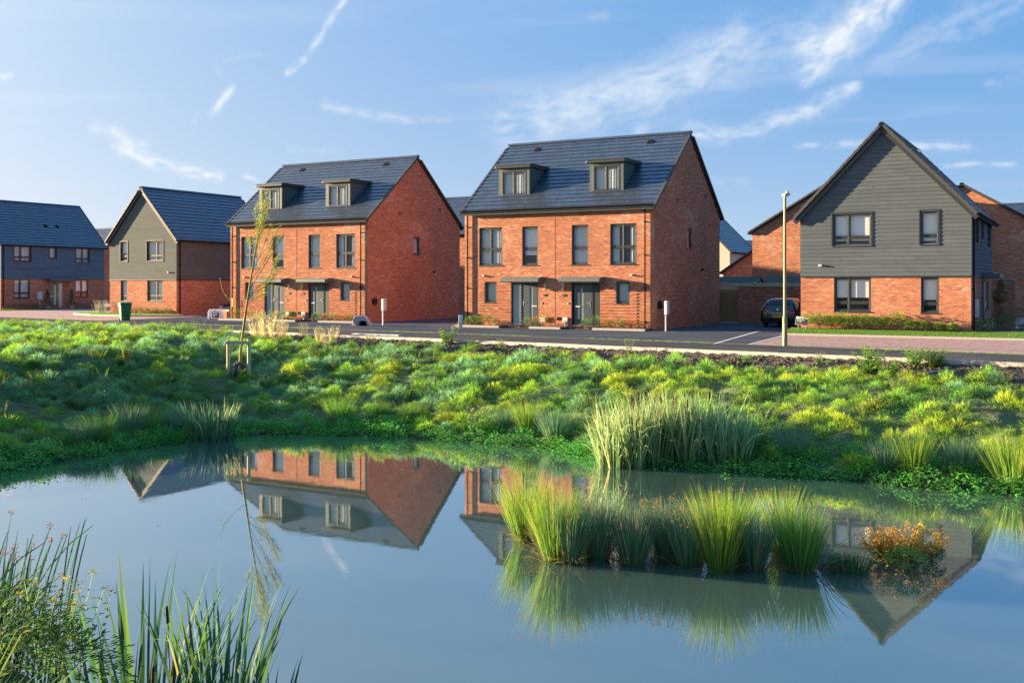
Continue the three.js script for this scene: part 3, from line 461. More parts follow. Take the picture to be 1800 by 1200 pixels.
// ---------------------------------------------------------------- houses with lapped boards above brick
function boardedHouse(label, group, x, z, turn, { W, D, EV, RI, clad, gableFront, mirror = 1, frontWin = [], sideWin = [], sideFace = 'right', door, single = 0, tileSlopes = [1, -1], pitch = 0.165, boardsOn, paintOrLightTint = [1, 1, 1] }) {
  const h = tag(thing('boarded_house', x, 0, z, turn), label, 'house', group), t = 0.24;
  const fr = { front: faceFrame('front', W, D), right: faceFrame('right', W, D), left: faceFrame('left', W, D), back: faceFrame('back', W, D) };
  const win = { front: frontWin, [sideFace]: sideWin };
  const boards = [0, 1, 2].map((i) => { const m = MAT.board.clone(); m.color.multiplyScalar([0.95, 1, 1.06][i]); m.color.r *= paintOrLightTint[0]; m.color.g *= paintOrLightTint[1]; m.color.b *= paintOrLightTint[2]; return m; });
  for (const f of ['front', 'right', 'left', 'back']) { const gb = gableFront === (f === 'front' || f === 'back'), Lw = f === 'front' || f === 'back' ? W : D, e = gb ? 0 : t;
    const list = (win[f] ?? []).map((w) => [w.x0, w.x1, w.y0, w.y1]), lower = list.filter((w) => w[2] < clad), upper = list.filter((w) => w[2] >= clad);
    mesh('wall', wallGeo([[-Lw / 2 + e, -0.3], [Lw / 2 - e, -0.3], [Lw / 2 - e, clad], [-Lw / 2 + e, clad]], lower, t, fr[f]), MAT.brick, h);
    const poly = gb ? [[-Lw / 2, clad], [Lw / 2, clad], [Lw / 2, EV], [0, EV + RI - 0.04], [-Lw / 2, EV]] : [[-Lw / 2 + e, clad], [Lw / 2 - e, clad], [Lw / 2 - e, EV], [-Lw / 2 + e, EV]];
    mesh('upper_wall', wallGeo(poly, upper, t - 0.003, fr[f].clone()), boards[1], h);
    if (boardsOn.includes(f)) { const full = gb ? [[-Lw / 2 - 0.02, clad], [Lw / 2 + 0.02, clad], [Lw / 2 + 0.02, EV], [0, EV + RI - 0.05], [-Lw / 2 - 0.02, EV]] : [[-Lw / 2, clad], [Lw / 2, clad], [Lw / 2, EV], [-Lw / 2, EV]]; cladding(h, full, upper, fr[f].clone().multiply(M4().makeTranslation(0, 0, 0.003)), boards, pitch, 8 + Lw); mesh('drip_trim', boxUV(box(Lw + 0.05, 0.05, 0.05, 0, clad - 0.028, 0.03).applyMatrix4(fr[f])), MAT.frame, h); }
    for (const w of win[f] ?? []) h.add(inFrame(makeWindow(w.x1 - w.x0, w.y1 - w.y0, { cols: w.cols, rows: w.rows, back: w.back ?? 'blind', seed: w.seed ?? 1 }), fr[f], (w.x0 + w.x1) / 2, (w.y0 + w.y1) / 2, w.y0 >= clad ? 0.02 : 0));
  }
  for (const f of ['front', 'right', 'left']) for (const w of (win[f] ?? []).filter((q) => q.y0 >= clad)) { const g = merge([box(w.x1 - w.x0 + 0.1, 0.05, 0.075, (w.x0 + w.x1) / 2, w.y1 + 0.025, 0.0), box(0.05, w.y1 - w.y0, 0.075, w.x0 - 0.025, (w.y0 + w.y1) / 2, 0.0), box(0.05, w.y1 - w.y0, 0.075, w.x1 + 0.025, (w.y0 + w.y1) / 2, 0.0)]); mesh('window_trim', g.applyMatrix4(fr[f]), MAT.frame, h); }
  mesh('ceiling', box(W - 0.5, 0.1, D - 0.5, 0, 2.55, -D / 2), MAT.inside, h); mesh('ceiling', box(W - 0.5, 0.1, D - 0.5, 0, EV - 0.05, -D / 2), MAT.inside, h);
  const half = gableFront ? W / 2 : D / 2, len = (gableFront ? D : W) + 0.36, ov = 0.24, sl = RI / half;
  pitchedRoof(h, { run: half + ov, rise: RI + sl * ov, length: len, eave: EV + 0.10 - sl * ov, turn: gableFront ? Math.PI / 2 : 0, z0: -D / 2, single, slopes: tileSlopes, seed: 6 });
  // barge boards under the verge and fascias under the eaves
  if (gableFront) for (const s of [-1, 1]) { const q = Math.hypot(half + ov, RI + sl * ov), g = place(new THREE.BoxGeometry(q, 0.2, 0.16), s * (half + ov) / 2, EV + RI / 2 - sl * ov / 2 - 0.075, 0.085, 0, 0, -s * Math.atan(sl)); mesh('barge_board', boxUV(g), MAT.frame, h); }
  const eaves = gableFront ? [['right', D], ['left', D]] : [['front', W], ['back', W]];
  for (const [f, L] of eaves) { mesh('soffit', boxUV(box(L + 0.3, 0.15, 0.22, 0, EV - 0.10, 0.1).applyMatrix4(fr[f])), MAT.frame, h); gutter(h, L + 0.36, EV - 0.12, 0.27, fr[f]); }
  if (gableFront) { downpipe(h, -D / 2 + 0.25, 0.05, EV - 0.2, 0.085, fr.right); if (mirror < 0) {} } else { downpipe(h, -W / 2 + 0.2, 0.05, EV - 0.2, 0.085, fr.front); }
  if (door) { const d = part('door', h); inFrame(d, fr[door.face], door.x, 0.15, 0.005); mesh('door_leaf', boxy(0.92, 2.1, 0.06, -0.2, 1.05, 0.02, 0.01), MAT.door, d); mesh('side_light', box(0.36, 2.1, 0.04, 0.47, 1.05, 0.015), MAT.frosted, d); mesh('glazing', box(0.16, 1.7, 0.03, -0.1, 1.08, 0.04), MAT.frosted, d); mesh('letter_plate', box(0.28, 0.06, 0.02, -0.42, 0.95, 0.06), MAT.white, d); mesh('handle', box(0.04, 0.22, 0.05, 0.16, 1.1, 0.07), MAT.steel, d);
    const c = slabCanopy(door.cw ?? 2.1, 0.7); c.applyMatrix4(fr[door.face].clone().multiply(M4().makeTranslation(door.x + (door.cx ?? 0), 2.42, 0.03))); h.add(c); }
  return h;
}
const gableWindows = (m) => [[-2.04, -0.44, 3.77, 5.16, [2, 3]], [1.48, 2.19, 3.77, 5.16, [1]], [-1.99, -0.47, 0.99, 2.44, [2, 3]], [1.5, 2.19, 0.97, 2.44, [1]]].map(([a, b, y0, y1, cols], i) => m > 0 ? { x0: a, x1: b, y0, y1, cols, rows: [3.2, 1], back: 'blind', seed: [2, 5, 3, 6][i] } : { x0: -b, x1: -a, y0, y1, cols: cols.slice().reverse(), rows: [3.2, 1], back: i % 2 ? 'blind' : 'net', seed: i + 2 });
const D0 = [12.53, -45.5];
const hD = boardedHouse('boarded gable house behind the clipped hedge, orange brick below', 'boarded houses', D0[0] + 3.4 * RX, D0[1] + 3.4 * RZ, -HOUSE_TURN, { W: 6.8, D: 9.8, EV: 5.13, RI: 3.58, clad: 2.49, gableFront: true, frontWin: gableWindows(1), boardsOn: ['front', 'right'],
  sideWin: [[-3.45, -2.15, 3.85, 5.0, [1, 1]], [-0.7, 0.2, 4.1, 5.0, [1]], [2.3, 3.7, 3.85, 5.0, [1, 1]], [2.0, 3.2, 0.98, 2.3, [1, 1]]].map(([x0, x1, y0, y1, cols]) => ({ x0, x1, y0, y1, cols, rows: y1 - y0 > 1 ? [3, 1] : [1], back: 'blind', seed: 4 })), door: { face: 'right', x: 0.6, cx: 0.0, cw: 2.2 } });
mesh('alarm_sensor', merge([rod([-2.58, 2.95, 0], [-2.58, 2.95, 0.1], 0.05, 0.05, 10), box(0.1, 0.06, 0.06, -2.53, 2.95, 0.1)]), MAT.white, hD);
{ const f = faceFrame('right', 6.8, 9.8), mb = mesh('meter_box', boxy(0.4, 0.75, 0.16, 0, 0, 0.08, 0.02), MAT.white, hD); inFrame(mb, f, -3.6, 1.15, 0.0); }
const C0 = [-22.88, -71.5];
const hC = boardedHouse('sunlit boarded gable house with blue slate roof behind the green bin', 'boarded houses', C0[0] - 3.3 * RX, C0[1] - 3.3 * RZ, -HOUSE_TURN, { W: 6.6, D: 9.4, EV: 5.28, RI: 3.5, clad: 2.48, gableFront: true, frontWin: gableWindows(-1), boardsOn: ['front', 'right'], single: 300, tileSlopes: [1], paintOrLightTint: [1.02, 0.98, 0.88] });  // same boards, with a warm sunlit tone put into their colour
mesh('alarm_sensor', merge([rod([2.55, 2.98, 0], [2.55, 2.98, 0.1], 0.05, 0.05, 10), box(0.1, 0.06, 0.06, 2.6, 2.98, 0.1)]), MAT.white, hC);
const E0 = [-37.72, -97.0], ET = Math.PI / 2 - HOUSE_TURN;
const hE = boardedHouse('long boarded house in shade at the far left, slate roof with two vents', 'boarded houses', E0[0] - 5.25 * BX, E0[1] - 5.25 * BZ, ET, { W: 10.5, D: 7.4, EV: 5.6, RI: 3.75, clad: 2.63, gableFront: false, boardsOn: ['front'], single: 300, tileSlopes: [1], paintOrLightTint: [1.1, 1.35, 1.6], sideFace: 'back', sideWin: [],  // same boards, with the bluish tone of shade put into their colour
  frontWin: [[-4.05, -2.4, 4.1, 5.45, [1, 1.5]], [-0.6, 0.13, 4.42, 5.45, [1]], [2.15, 3.6, 4.07, 5.45, [1, 1]], [-4.05, -2.5, 0.97, 2.58, [1, 1.5]], [2.1, 3.5, 0.97, 2.58, [1, 1]]].map(([x0, x1, y0, y1, cols], i) => ({ x0, x1, y0, y1, cols, rows: i === 1 ? [1] : [3, 1], back: i === 4 ? 'blind' : 'net', seed: i + 2 })), door: { face: 'front', x: 0.05, cx: 0.25, cw: 2.5 } });
{ const roof = hE.children.find((c) => c.name === 'roof'); for (const vx of [0.2, 1.4]) { const v = mesh('roof_vent', boxy(0.34, 0.34, 0.1, 0, 0, 0, 0.02), MAT.pipe, roof); v.position.set(vx, 1.86, 2.15); v.rotation.x = -Math.PI / 2 + 0.79 + 0.1; }
  mesh('meter_box', boxy(0.5, 0.68, 0.16, -1.6, 1.17, 0.09, 0.02), MAT.white, hE); mesh('meter_post', box(0.07, 0.85, 0.07, -1.6, 0.41, 0.09), MAT.white, hE);
  mesh('wall_lamp', merge([rod([1.5, 2.0, 0.1], [1.5, 2.3, 0.1], 0.05), box(0.1, 0.1, 0.1, 1.5, 2.15, 0.05)]), MAT.white, hE); }

// ---------------------------------------------------------------- houses further back
const rel = (o, r, b) => [o[0] + r * RX + b * BX, o[1] + r * RZ + b * BZ];   // r metres along the fronts, b metres back, from a corner
function plainHouse(name, label, corner, { W, D, EV, RI, gableFront, wall = MAT.brick, wins = [], corner0 = 'left', group = 'houses of the estate further back' }) {
  const c = rel(corner, corner0 === 'left' ? W / 2 : -W / 2, 0), h = tag(thing(name, c[0], 0, c[1], -HOUSE_TURN), label, 'house', group), t = 0.24;
  for (const f of ['front', 'right', 'left', 'back']) { const gb = gableFront === (f === 'front' || f === 'back'), Lw = f === 'front' || f === 'back' ? W : D, e = gb ? 0 : t, list = wins.filter((w) => w.face === f), M = faceFrame(f, W, D);
    const poly = [[-Lw / 2 + e, -0.3], [Lw / 2 - e, -0.3], [Lw / 2 - e, EV]]; if (gb) poly.push([0, EV + RI - 0.04]); poly.push([-Lw / 2 + e, EV]);
    mesh('wall', wallGeo(poly, list.map((w) => [w.x0, w.x1, w.y0, w.y1]), t, M), wall, h);
    for (const w of list) h.add(inFrame(makeWindow(w.x1 - w.x0, w.y1 - w.y0, { back: 'blind', seed: 3, cols: w.cols ?? [1] }), M, (w.x0 + w.x1) / 2, (w.y0 + w.y1) / 2, 0)); }
  mesh('ceiling', box(W - 0.5, 0.1, D - 0.5, 0, EV - 0.05, -D / 2), MAT.inside, h);
  const half = gableFront ? W / 2 : D / 2, sl = RI / half, ov = 0.22;
  pitchedRoof(h, { run: half + ov, rise: RI + sl * ov, length: (gableFront ? D : W) + 0.3, eave: EV + 0.1 - sl * ov, turn: gableFront ? Math.PI / 2 : 0, z0: -D / 2, slopes: [1, -1], seed: 9, caps: true });
  for (const f of gableFront ? ['left', 'right'] : ['front', 'back']) gutter(h, (gableFront ? D : W) + 0.3, EV - 0.08, 0.25, faceFrame(f, W, D));
  return h;
}
plainHouse('brick_house', 'sunlit orange brick gable with plain wall behind the garden wall and lamp post', [15.13, -66], { W: 10, D: 9, EV: 5.42, RI: 2.95, gableFront: true });
plainHouse('brick_house', 'orange brick gable at the right edge, its lower half in shade', rel([30, -69.9], -5, 0), { W: 10, D: 9, EV: 5.72, RI: 3.0, gableFront: true });
plainHouse('brick_house', 'dark roofed house beyond the brick gable at the right edge', [39.6, -86], { W: 14, D: 8, EV: 6.1, RI: 2.75, gableFront: false });
plainHouse('rendered_house', 'cream rendered house with blue grey roof seen past the right brick pair', [18.9, -91], { W: 7, D: 8, EV: 5.05, RI: 3.5, gableFront: true, corner0: 'right', wall: MAT.render, wins: [{ face: 'right', x0: -2.2, x1: -1.5, y0: 2.2, y1: 4.3 }] });
plainHouse('brick_house', 'far house showing only its dark slate roof beside the cream house', [19.6, -104], { W: 12, D: 8, EV: 3.9, RI: 2.5, gableFront: false });
plainHouse('brick_house', 'low brick gable between the cream house and the orange gable', [16.1, -80], { W: 6, D: 7, EV: 3.05, RI: 2.0, gableFront: true });
plainHouse('brick_house', 'brick house with slate roof seen in the gap between the two dormer pairs', rel(D0, -38, 22), { W: 9, D: 8, EV: 6.0, RI: 3.0, gableFront: false });
plainHouse('brick_house', 'brick house half hidden in the gap left of the sunlit boarded gable', [-53.5, -121], { W: 9, D: 8, EV: 5.9, RI: 2.6, gableFront: false });

// ---------------------------------------------------------------- garden walls, gate, fence, sheds
function gardenWall(label, a, len, h, turn = -HOUSE_TURN) { const w = tag(thing('garden_wall', a[0], 0, a[1], turn), label, 'wall'); mesh('wall', box(len, h + 0.3, 0.22, len / 2, h / 2 - 0.15, 0), MAT.brick, w);
  for (let x = 0.225; x < len; x += 0.45) mesh('coping_stone', boxy(0.445, 0.07, 0.3, Math.min(x, len - 0.2), h + 0.036, 0, 0.012), MAT.kerb, w); return w; }
gardenWall('dark brick garden wall with coping behind the black hatchback', rel(D0, -6.1, 11.1), 7.5, 2.0);
gardenWall('short brick garden wall with coping beside the hanging basket', rel(D0, 6.86, 10.0), 0.95, 2.36);
gardenWall('brick garden wall linking the far left house to the boarded gable', rel(C0, -14.5, 16), 8.5, 2.3);
{ const g = tag(thing('garden_gate', ...[rel(D0, -7.3, 11.1)].map(([x, z]) => [x, 0, z])[0], -HOUSE_TURN), 'brown timber side gate between brick pair and garden wall', 'gate'); const r = rnd(8);
  for (let i = 0; i < 9; i++) { const m = mesh('board', boxy(0.118, 1.62 + r() * 0.01, 0.022, 0.12 + i * 0.122, 0.9, 0.02 + (i & 1) * 0.006, 0.004), MAT.timber, g); }
  mesh('gate_frame', merge([box(0.1, 2.1, 0.1, 0.0, 1.0, 0), box(0.1, 2.1, 0.1, 1.2, 1.0, 0), box(1.1, 0.08, 0.05, 0.6, 1.78, 0.05)]), MAT.timber, g);
  for (let i = 0; i < 9; i++) mesh('board', boxy(0.118, 0.28, 0.022, 0.12 + i * 0.122, 1.97, 0.02, 0.004), MAT.paleWood, g); mesh('latch', box(0.12, 0.04, 0.03, 1.05, 1.1, 0.06), MAT.pipe, g); mesh('sill_board', box(1.1, 0.06, 0.06, 0.6, 0.03, 0.03), MAT.kerb, g); }
{ const f = tag(thing('garden_fence', ...[rel(D0, -9.5, 13.4)].map(([x, z]) => [x, 0, z])[0], -HOUSE_TURN), 'pale close boarded fence catching sun above the garden wall', 'fence'), r = rnd(18), g = boxy(0.135, 2.2, 0.02, 0, 1.1, 0, 0.004);
  for (let i = 0; i < 76; i++) { const m = mesh('board', g, MAT.paleWood, f); m.position.set(i * 0.142, 0.02 + (r() - 0.5) * 0.03, 0.02 + (i & 1) * 0.01); } for (let i = 0; i < 7; i++) mesh('post', box(0.1, 2.3, 0.1, i * 1.8, 1.15, -0.07), MAT.paleWood, f); mesh('rail', merge([box(10.8, 0.09, 0.05, 5.35, 0.4, -0.02), box(10.8, 0.09, 0.05, 5.35, 1.8, -0.02)]), MAT.paleWood, f); }
const shedFelt = std([0.045, 0.085, 0.075], 0.9, { bumpMap: noiseBump, bumpScale: 0.003 });
function shed(label, p, w, d, eh, rh) { const s = tag(thing('garden_shed', p[0], 0, p[1], -HOUSE_TURN), label, 'shed', 'garden sheds behind the wall'); mesh('wall', box(w, eh, d, 0, eh / 2, 0), MAT.timber, s); const sh = new THREE.Shape([[-d / 2, 0], [d / 2, 0], [0, rh]].map(([x, y]) => new THREE.Vector2(x, y))), gg = new THREE.ExtrudeGeometry(sh, { depth: w, bevelEnabled: false }); gg.translate(0, eh, -w / 2); gg.rotateY(Math.PI / 2); mesh('gable', boxUV(gg), MAT.timber, s);
  for (const k of [-1, 1]) { const L = Math.hypot(d / 2 + 0.12, rh * (1 + 0.24 / d)), a = Math.atan2(rh, d / 2); mesh('roof', boxUV(place(new THREE.BoxGeometry(w + 0.2, 0.035, L), 0, eh + rh / 2 - 0.02, k * (d / 4 + 0.05), 0, k * a)), shedFelt, s); } mesh('door', boxy(0.8, eh - 0.15, 0.03, 0, eh / 2, d / 2 + 0.018, 0.005), MAT.timber, s); }
shed('left garden shed with green felt roof behind the gate', rel(D0, -7.6, 15.2), 3.0, 1.9, 2.05, 0.52);
shed('right garden shed with green felt roof behind the gate', rel(D0, -5.0, 16.6), 2.0, 1.7, 2.1, 0.52);
shed('garden shed with green felt roof close to the boarded gable', rel(D0, -0.6, 14.6), 1.6, 1.8, 2.0, 0.62);

// ---------------------------------------------------------------- lamp post
{ const paintOrLightTint = phys([0.27, 0.235, 0.10], 0.5), l = tag(thing('lamp_post', 9.47, 0, -36.39, 0), 'tall cream street lamp post at the edge of the pink paving', 'lamp post');
  mesh('column', merge([place(new THREE.CylinderGeometry(0.046, 0.056, 4.2, 18), 0, 3.1, 0)]), paintOrLightTint, l);
  mesh('base', merge([place(new THREE.CylinderGeometry(0.084, 0.086, 0.95, 18), 0, 0.475, 0), place(new THREE.CylinderGeometry(0.056, 0.084, 0.12, 18), 0, 1.01, 0)]), paintOrLightTint, l);
  mesh('access_door', boxy(0.08, 0.5, 0.02, 0.0, 0.55, 0.08, 0.008), paintOrLightTint, l);
  const head = mesh('lantern', merge([place(new RoundedBoxGeometry(0.2, 0.08, 0.42, 2, 0.035), 0.07, 5.26, -0.12), place(new THREE.CylinderGeometry(0.04, 0.05, 0.14, 14), 0, 5.2, 0), place(new THREE.SphereGeometry(0.06, 12, 8), 0.1, 5.33, -0.05)]), std([0.5, 0.5, 0.44], 0.4), l); mesh('lens', box(0.16, 0.012, 0.4, 0.07, 5.21, -0.14), MAT.frosted, l); }

// ---------------------------------------------------------------- wheelie bin
{ const green = phys([0.012, 0.155, 0.060], 0.42), b = tag(thing('wheelie_bin', -21.98, 0, -59.54, 0.55), 'green wheelie bin standing alone on the paving edge', 'bin');
  const taper = (w0, d0, w1, d1, h, y) => { const g = new RoundedBoxGeometry(1, 1, 1, 2, 0.06), p = g.attributes.position; for (let i = 0; i < p.count; i++) { const t = p.getY(i) + 0.5; p.setXYZ(i, p.getX(i) * lerp(w0, w1, t), y + t * h, p.getZ(i) * lerp(d0, d1, t)); } g.computeVertexNormals(); return toCreasedNormals(g, 0.6); };
  mesh('body', merge([taper(0.46, 0.5, 0.6, 0.72, 0.93, 0.08), place(new RoundedBoxGeometry(0.64, 0.06, 0.76, 1, 0.02), 0, 0.98, 0), place(new RoundedBoxGeometry(0.03, 0.7, 0.05, 1, 0.01), 0.12, 0.55, 0.325, 0, -0.11), place(new RoundedBoxGeometry(0.03, 0.7, 0.05, 1, 0.01), -0.12, 0.55, 0.325, 0, -0.11)]), green, b);
  const lid = new RoundedBoxGeometry(0.66, 0.09, 0.8, 3, 0.04), lp = lid.attributes.position; for (let i = 0; i < lp.count; i++) if (lp.getY(i) > 0) lp.setY(i, lp.getY(i) + 0.05 * (1 - (lp.getZ(i) / 0.4) ** 2)); lid.computeVertexNormals(); mesh('lid', place(lid, 0, 1.06, 0.01), phys([0.014, 0.18, 0.075], 0.4), b);
  mesh('handle', merge([rod([-0.24, 1.02, -0.44], [0.24, 1.02, -0.44], 0.02), rod([-0.24, 1.02, -0.44], [-0.24, 1.0, -0.34], 0.02), rod([0.24, 1.02, -0.44], [0.24, 1.0, -0.34], 0.02)]), green, b);
  for (const s of [-1, 1]) mesh('wheel', place(new THREE.CylinderGeometry(0.1, 0.1, 0.05, 16), s * 0.27, 0.1, -0.27, 0, 0, Math.PI / 2), MAT.rubber, b); }

// ---------------------------------------------------------------- signs, barriers, boxes on posts
function printed(w, h, draw) { const c = document.createElement('canvas'); c.width = w; c.height = h; const x = c.getContext('2d'); draw(x, w, h); const t = new THREE.CanvasTexture(c); t.colorSpace = THREE.SRGBColorSpace; t.magFilter = THREE.LinearFilter; return t; }
function noticeArt(lines, red) { return printed(256, 192, (x, w, h) => { x.fillStyle = '#1d2145'; x.fillRect(0, 0, w, h); x.fillStyle = '#c02a30'; x.fillRect(0, h * red, w, h); x.fillStyle = '#f4f4f4'; lines.forEach(([y, words]) => { let q = 20; for (const k of words) { x.fillRect(q, y, k, 24); q += k + 10; } }); }); }
{ const b = tag(thing('road_barrier', -18.35, 0, -65.3, -0.32), 'white plastic barrier block with a small navy notice, left of the brick pair', 'barrier');
  const s = new THREE.Shape([[-0.54, 0], [-0.54, 0.44], [-0.42, 0.57], [0.42, 0.57], [0.54, 0.44], [0.54, 0], [0.44, 0], [0.40, 0.02], [-0.32, 0.02], [-0.32, 0.12], [-0.36, 0.18], [-0.42, 0.18], [-0.45, 0.12], [-0.45, 0]].map(([x, y]) => new THREE.Vector2(x, y)));
  mesh('block', boxUV(place(new THREE.ExtrudeGeometry(s, { depth: 0.34, bevelEnabled: true, bevelSize: 0.02, bevelThickness: 0.02, bevelSegments: 2 }), 0, 0, -0.17)), phys([0.74, 0.75, 0.74], 0.5), b);
  const m = mesh('notice', new THREE.PlaneGeometry(0.5, 0.36), std([1, 1, 1], 0.5, { map: noticeArt([[26, [60, 44, 50]], [74, [40, 30, 66]], [122, [90]]], 0.86) }), b); m.position.set(0, 0.24, 0.197); mesh('grip_slot', box(0.16, 0.03, 0.01, -0.04, 0.5, 0.192), MAT.rubber, b); }
{ const b = tag(thing('concrete_barrier', -7.75, 0, -54.3, -0.12), 'pale concrete end piece with dark opening at the corner of the left brick pair', 'barrier');
  const s = new THREE.Shape([[-0.47, 0], [-0.47, 0.28], [-0.33, 0.5], [0.14, 0.5], [0.47, 0], [0.33, 0], [0.24, 0.27], [-0.10, 0.27], [-0.16, 0.16], [-0.18, 0]].map(([x, y]) => new THREE.Vector2(x, y)));
  mesh('block', boxUV(place(new THREE.ExtrudeGeometry(s, { depth: 0.5, bevelEnabled: true, bevelSize: 0.015, bevelThickness: 0.015, bevelSegments: 1 }), 0, 0, -0.3)), std([0.42, 0.38, 0.37], 0.85, { bumpMap: noiseBump, bumpScale: 0.004 }), b);
  mesh('brace', boxUV(place(new THREE.BoxGeometry(0.06, 0.42, 0.1), -0.34, 0.2, 0.28, 0, 0, 0.55)), MAT.paleWood, b); mesh('opening', box(0.5, 0.25, 0.02, 0.06, 0.125, -0.25), MAT.pipe, b); }
{ const p = tag(thing('marker_post', -2.55, 0, -51.04, 0.1), 'short white board post propped by two timber struts in the gap', 'post');
  mesh('board', boxy(0.19, 0.66, 0.05, 0.05, 0.33, 0, 0.008), phys([0.75, 0.72, 0.62], 0.6), p); mesh('strut', merge([rod([-0.02, 0.32, 0.02], [-0.26, 0.05, 0.1], 0.03, 0.03, 4), rod([0.1, 0.3, 0.03], [-0.14, 0.02, 0.22], 0.028, 0.028, 4)]), MAT.paleWood, p); mesh('block', boxy(0.1, 0.12, 0.12, -0.32, 0.06, 0.1, 0.01), MAT.paleWood, p); }
function meterPost(label, p) { const m = tag(thing('meter_cabinet', p[0], 0, p[1], ET), label, 'meter box', 'meter cabinets on posts'); mesh('post', box(0.06, 0.85, 0.06, -0.06, 0.42, 0), MAT.white, m); mesh('cabinet', boxy(0.28, 0.62, 0.14, 0, 1.08, 0.03, 0.015), MAT.white, m); mesh('door_seam', boxy(0.23, 0.54, 0.012, 0, 1.08, 0.104, 0.004), MAT.white, m); }
meterPost('white meter box on a thin post by the flank of the left brick pair', [-6.72, -54.85]); meterPost('white meter box on a thin post by the flank of the right brick pair', [7.02, -47.75]);
{ const [x, z] = rel(D0, 0.15, -0.45), s = tag(thing('ground_sign', x, 0.22, z, -0.45), 'small tilted white and navy notice at the corner of the boarded gable', 'sign'); const m = mesh('board', boxUV(place(new THREE.BoxGeometry(0.52, 0.36, 0.02), 0, 0.34, 0, 0, -0.1, -0.12)), MAT.white, s);
  const n = mesh('notice', place(new THREE.PlaneGeometry(0.48, 0.32), 0, 0.34, 0.014, 0, -0.1, -0.12), std([1, 1, 1], 0.5, { map: printed(192, 128, (c, w, h) => { c.fillStyle = '#f0f0f2'; c.fillRect(0, 0, w, h * 0.2); c.fillStyle = '#23265a'; c.fillRect(0, h * 0.2, w, h * 0.5); c.fillStyle = '#6a2a58'; c.fillRect(0, h * 0.7, w, h * 0.3); c.fillStyle = '#f4f4f4'; for (const [y, q] of [[34, [30, 50, 30]], [60, [44, 26]]]) { let p = 16; for (const k of q) { c.fillRect(p, y, k, 14); p += k + 8; } } }) }), s); mesh('stake', merge([box(0.03, 0.5, 0.03, -0.15, 0.12, -0.03), box(0.03, 0.5, 0.03, 0.15, 0.12, -0.03)]), MAT.paleWood, s); }
{ const [x, z] = spot(662, 590), s = tag(thing('white_board', x, 0.02, z, -0.6), 'long white board lying flat beside the edging near the willow', 'board'); mesh('board', boxy(2.6, 0.05, 0.28, 0, 0.03, 0, 0.01), MAT.white, s); }
mesh('warning_tape', box(0.09, 0.5, 0.02, -4.87, 1.05, 0.14), phys([0.8, 0.55, 0.02], 0.5), hA);
{ const ch = mesh('car_charger', merge([place(new THREE.CylinderGeometry(0.17, 0.18, 0.13, 18), 0, 0, 0.07, 0, Math.PI / 2)]), MAT.black, hC); inFrame(ch, faceFrame('right', 6.6, 9.4), 2.6, 1.35, 0.03); }

// ---------------------------------------------------------------- hanging basket and planter by the side door
{ const p = rel(D0, 7.55, 4.3), b = tag(thing('hanging_basket', p[0], 1.62, p[1]), 'wicker hanging basket of dark plants by the side door', 'basket'); mesh('bowl', new THREE.SphereGeometry(0.3, 18, 10, 0, Math.PI * 2, Math.PI / 2, Math.PI / 2), std([0.16, 0.085, 0.03], 0.9), b); mesh('chain', merge([rod([0.25, 0, 0], [0, 0.75, 0], 0.008), rod([-0.2, 0, 0.15], [0, 0.75, 0], 0.008), rod([-0.2, 0, -0.15], [0, 0.75, 0], 0.008)]), MAT.pipe, b); }

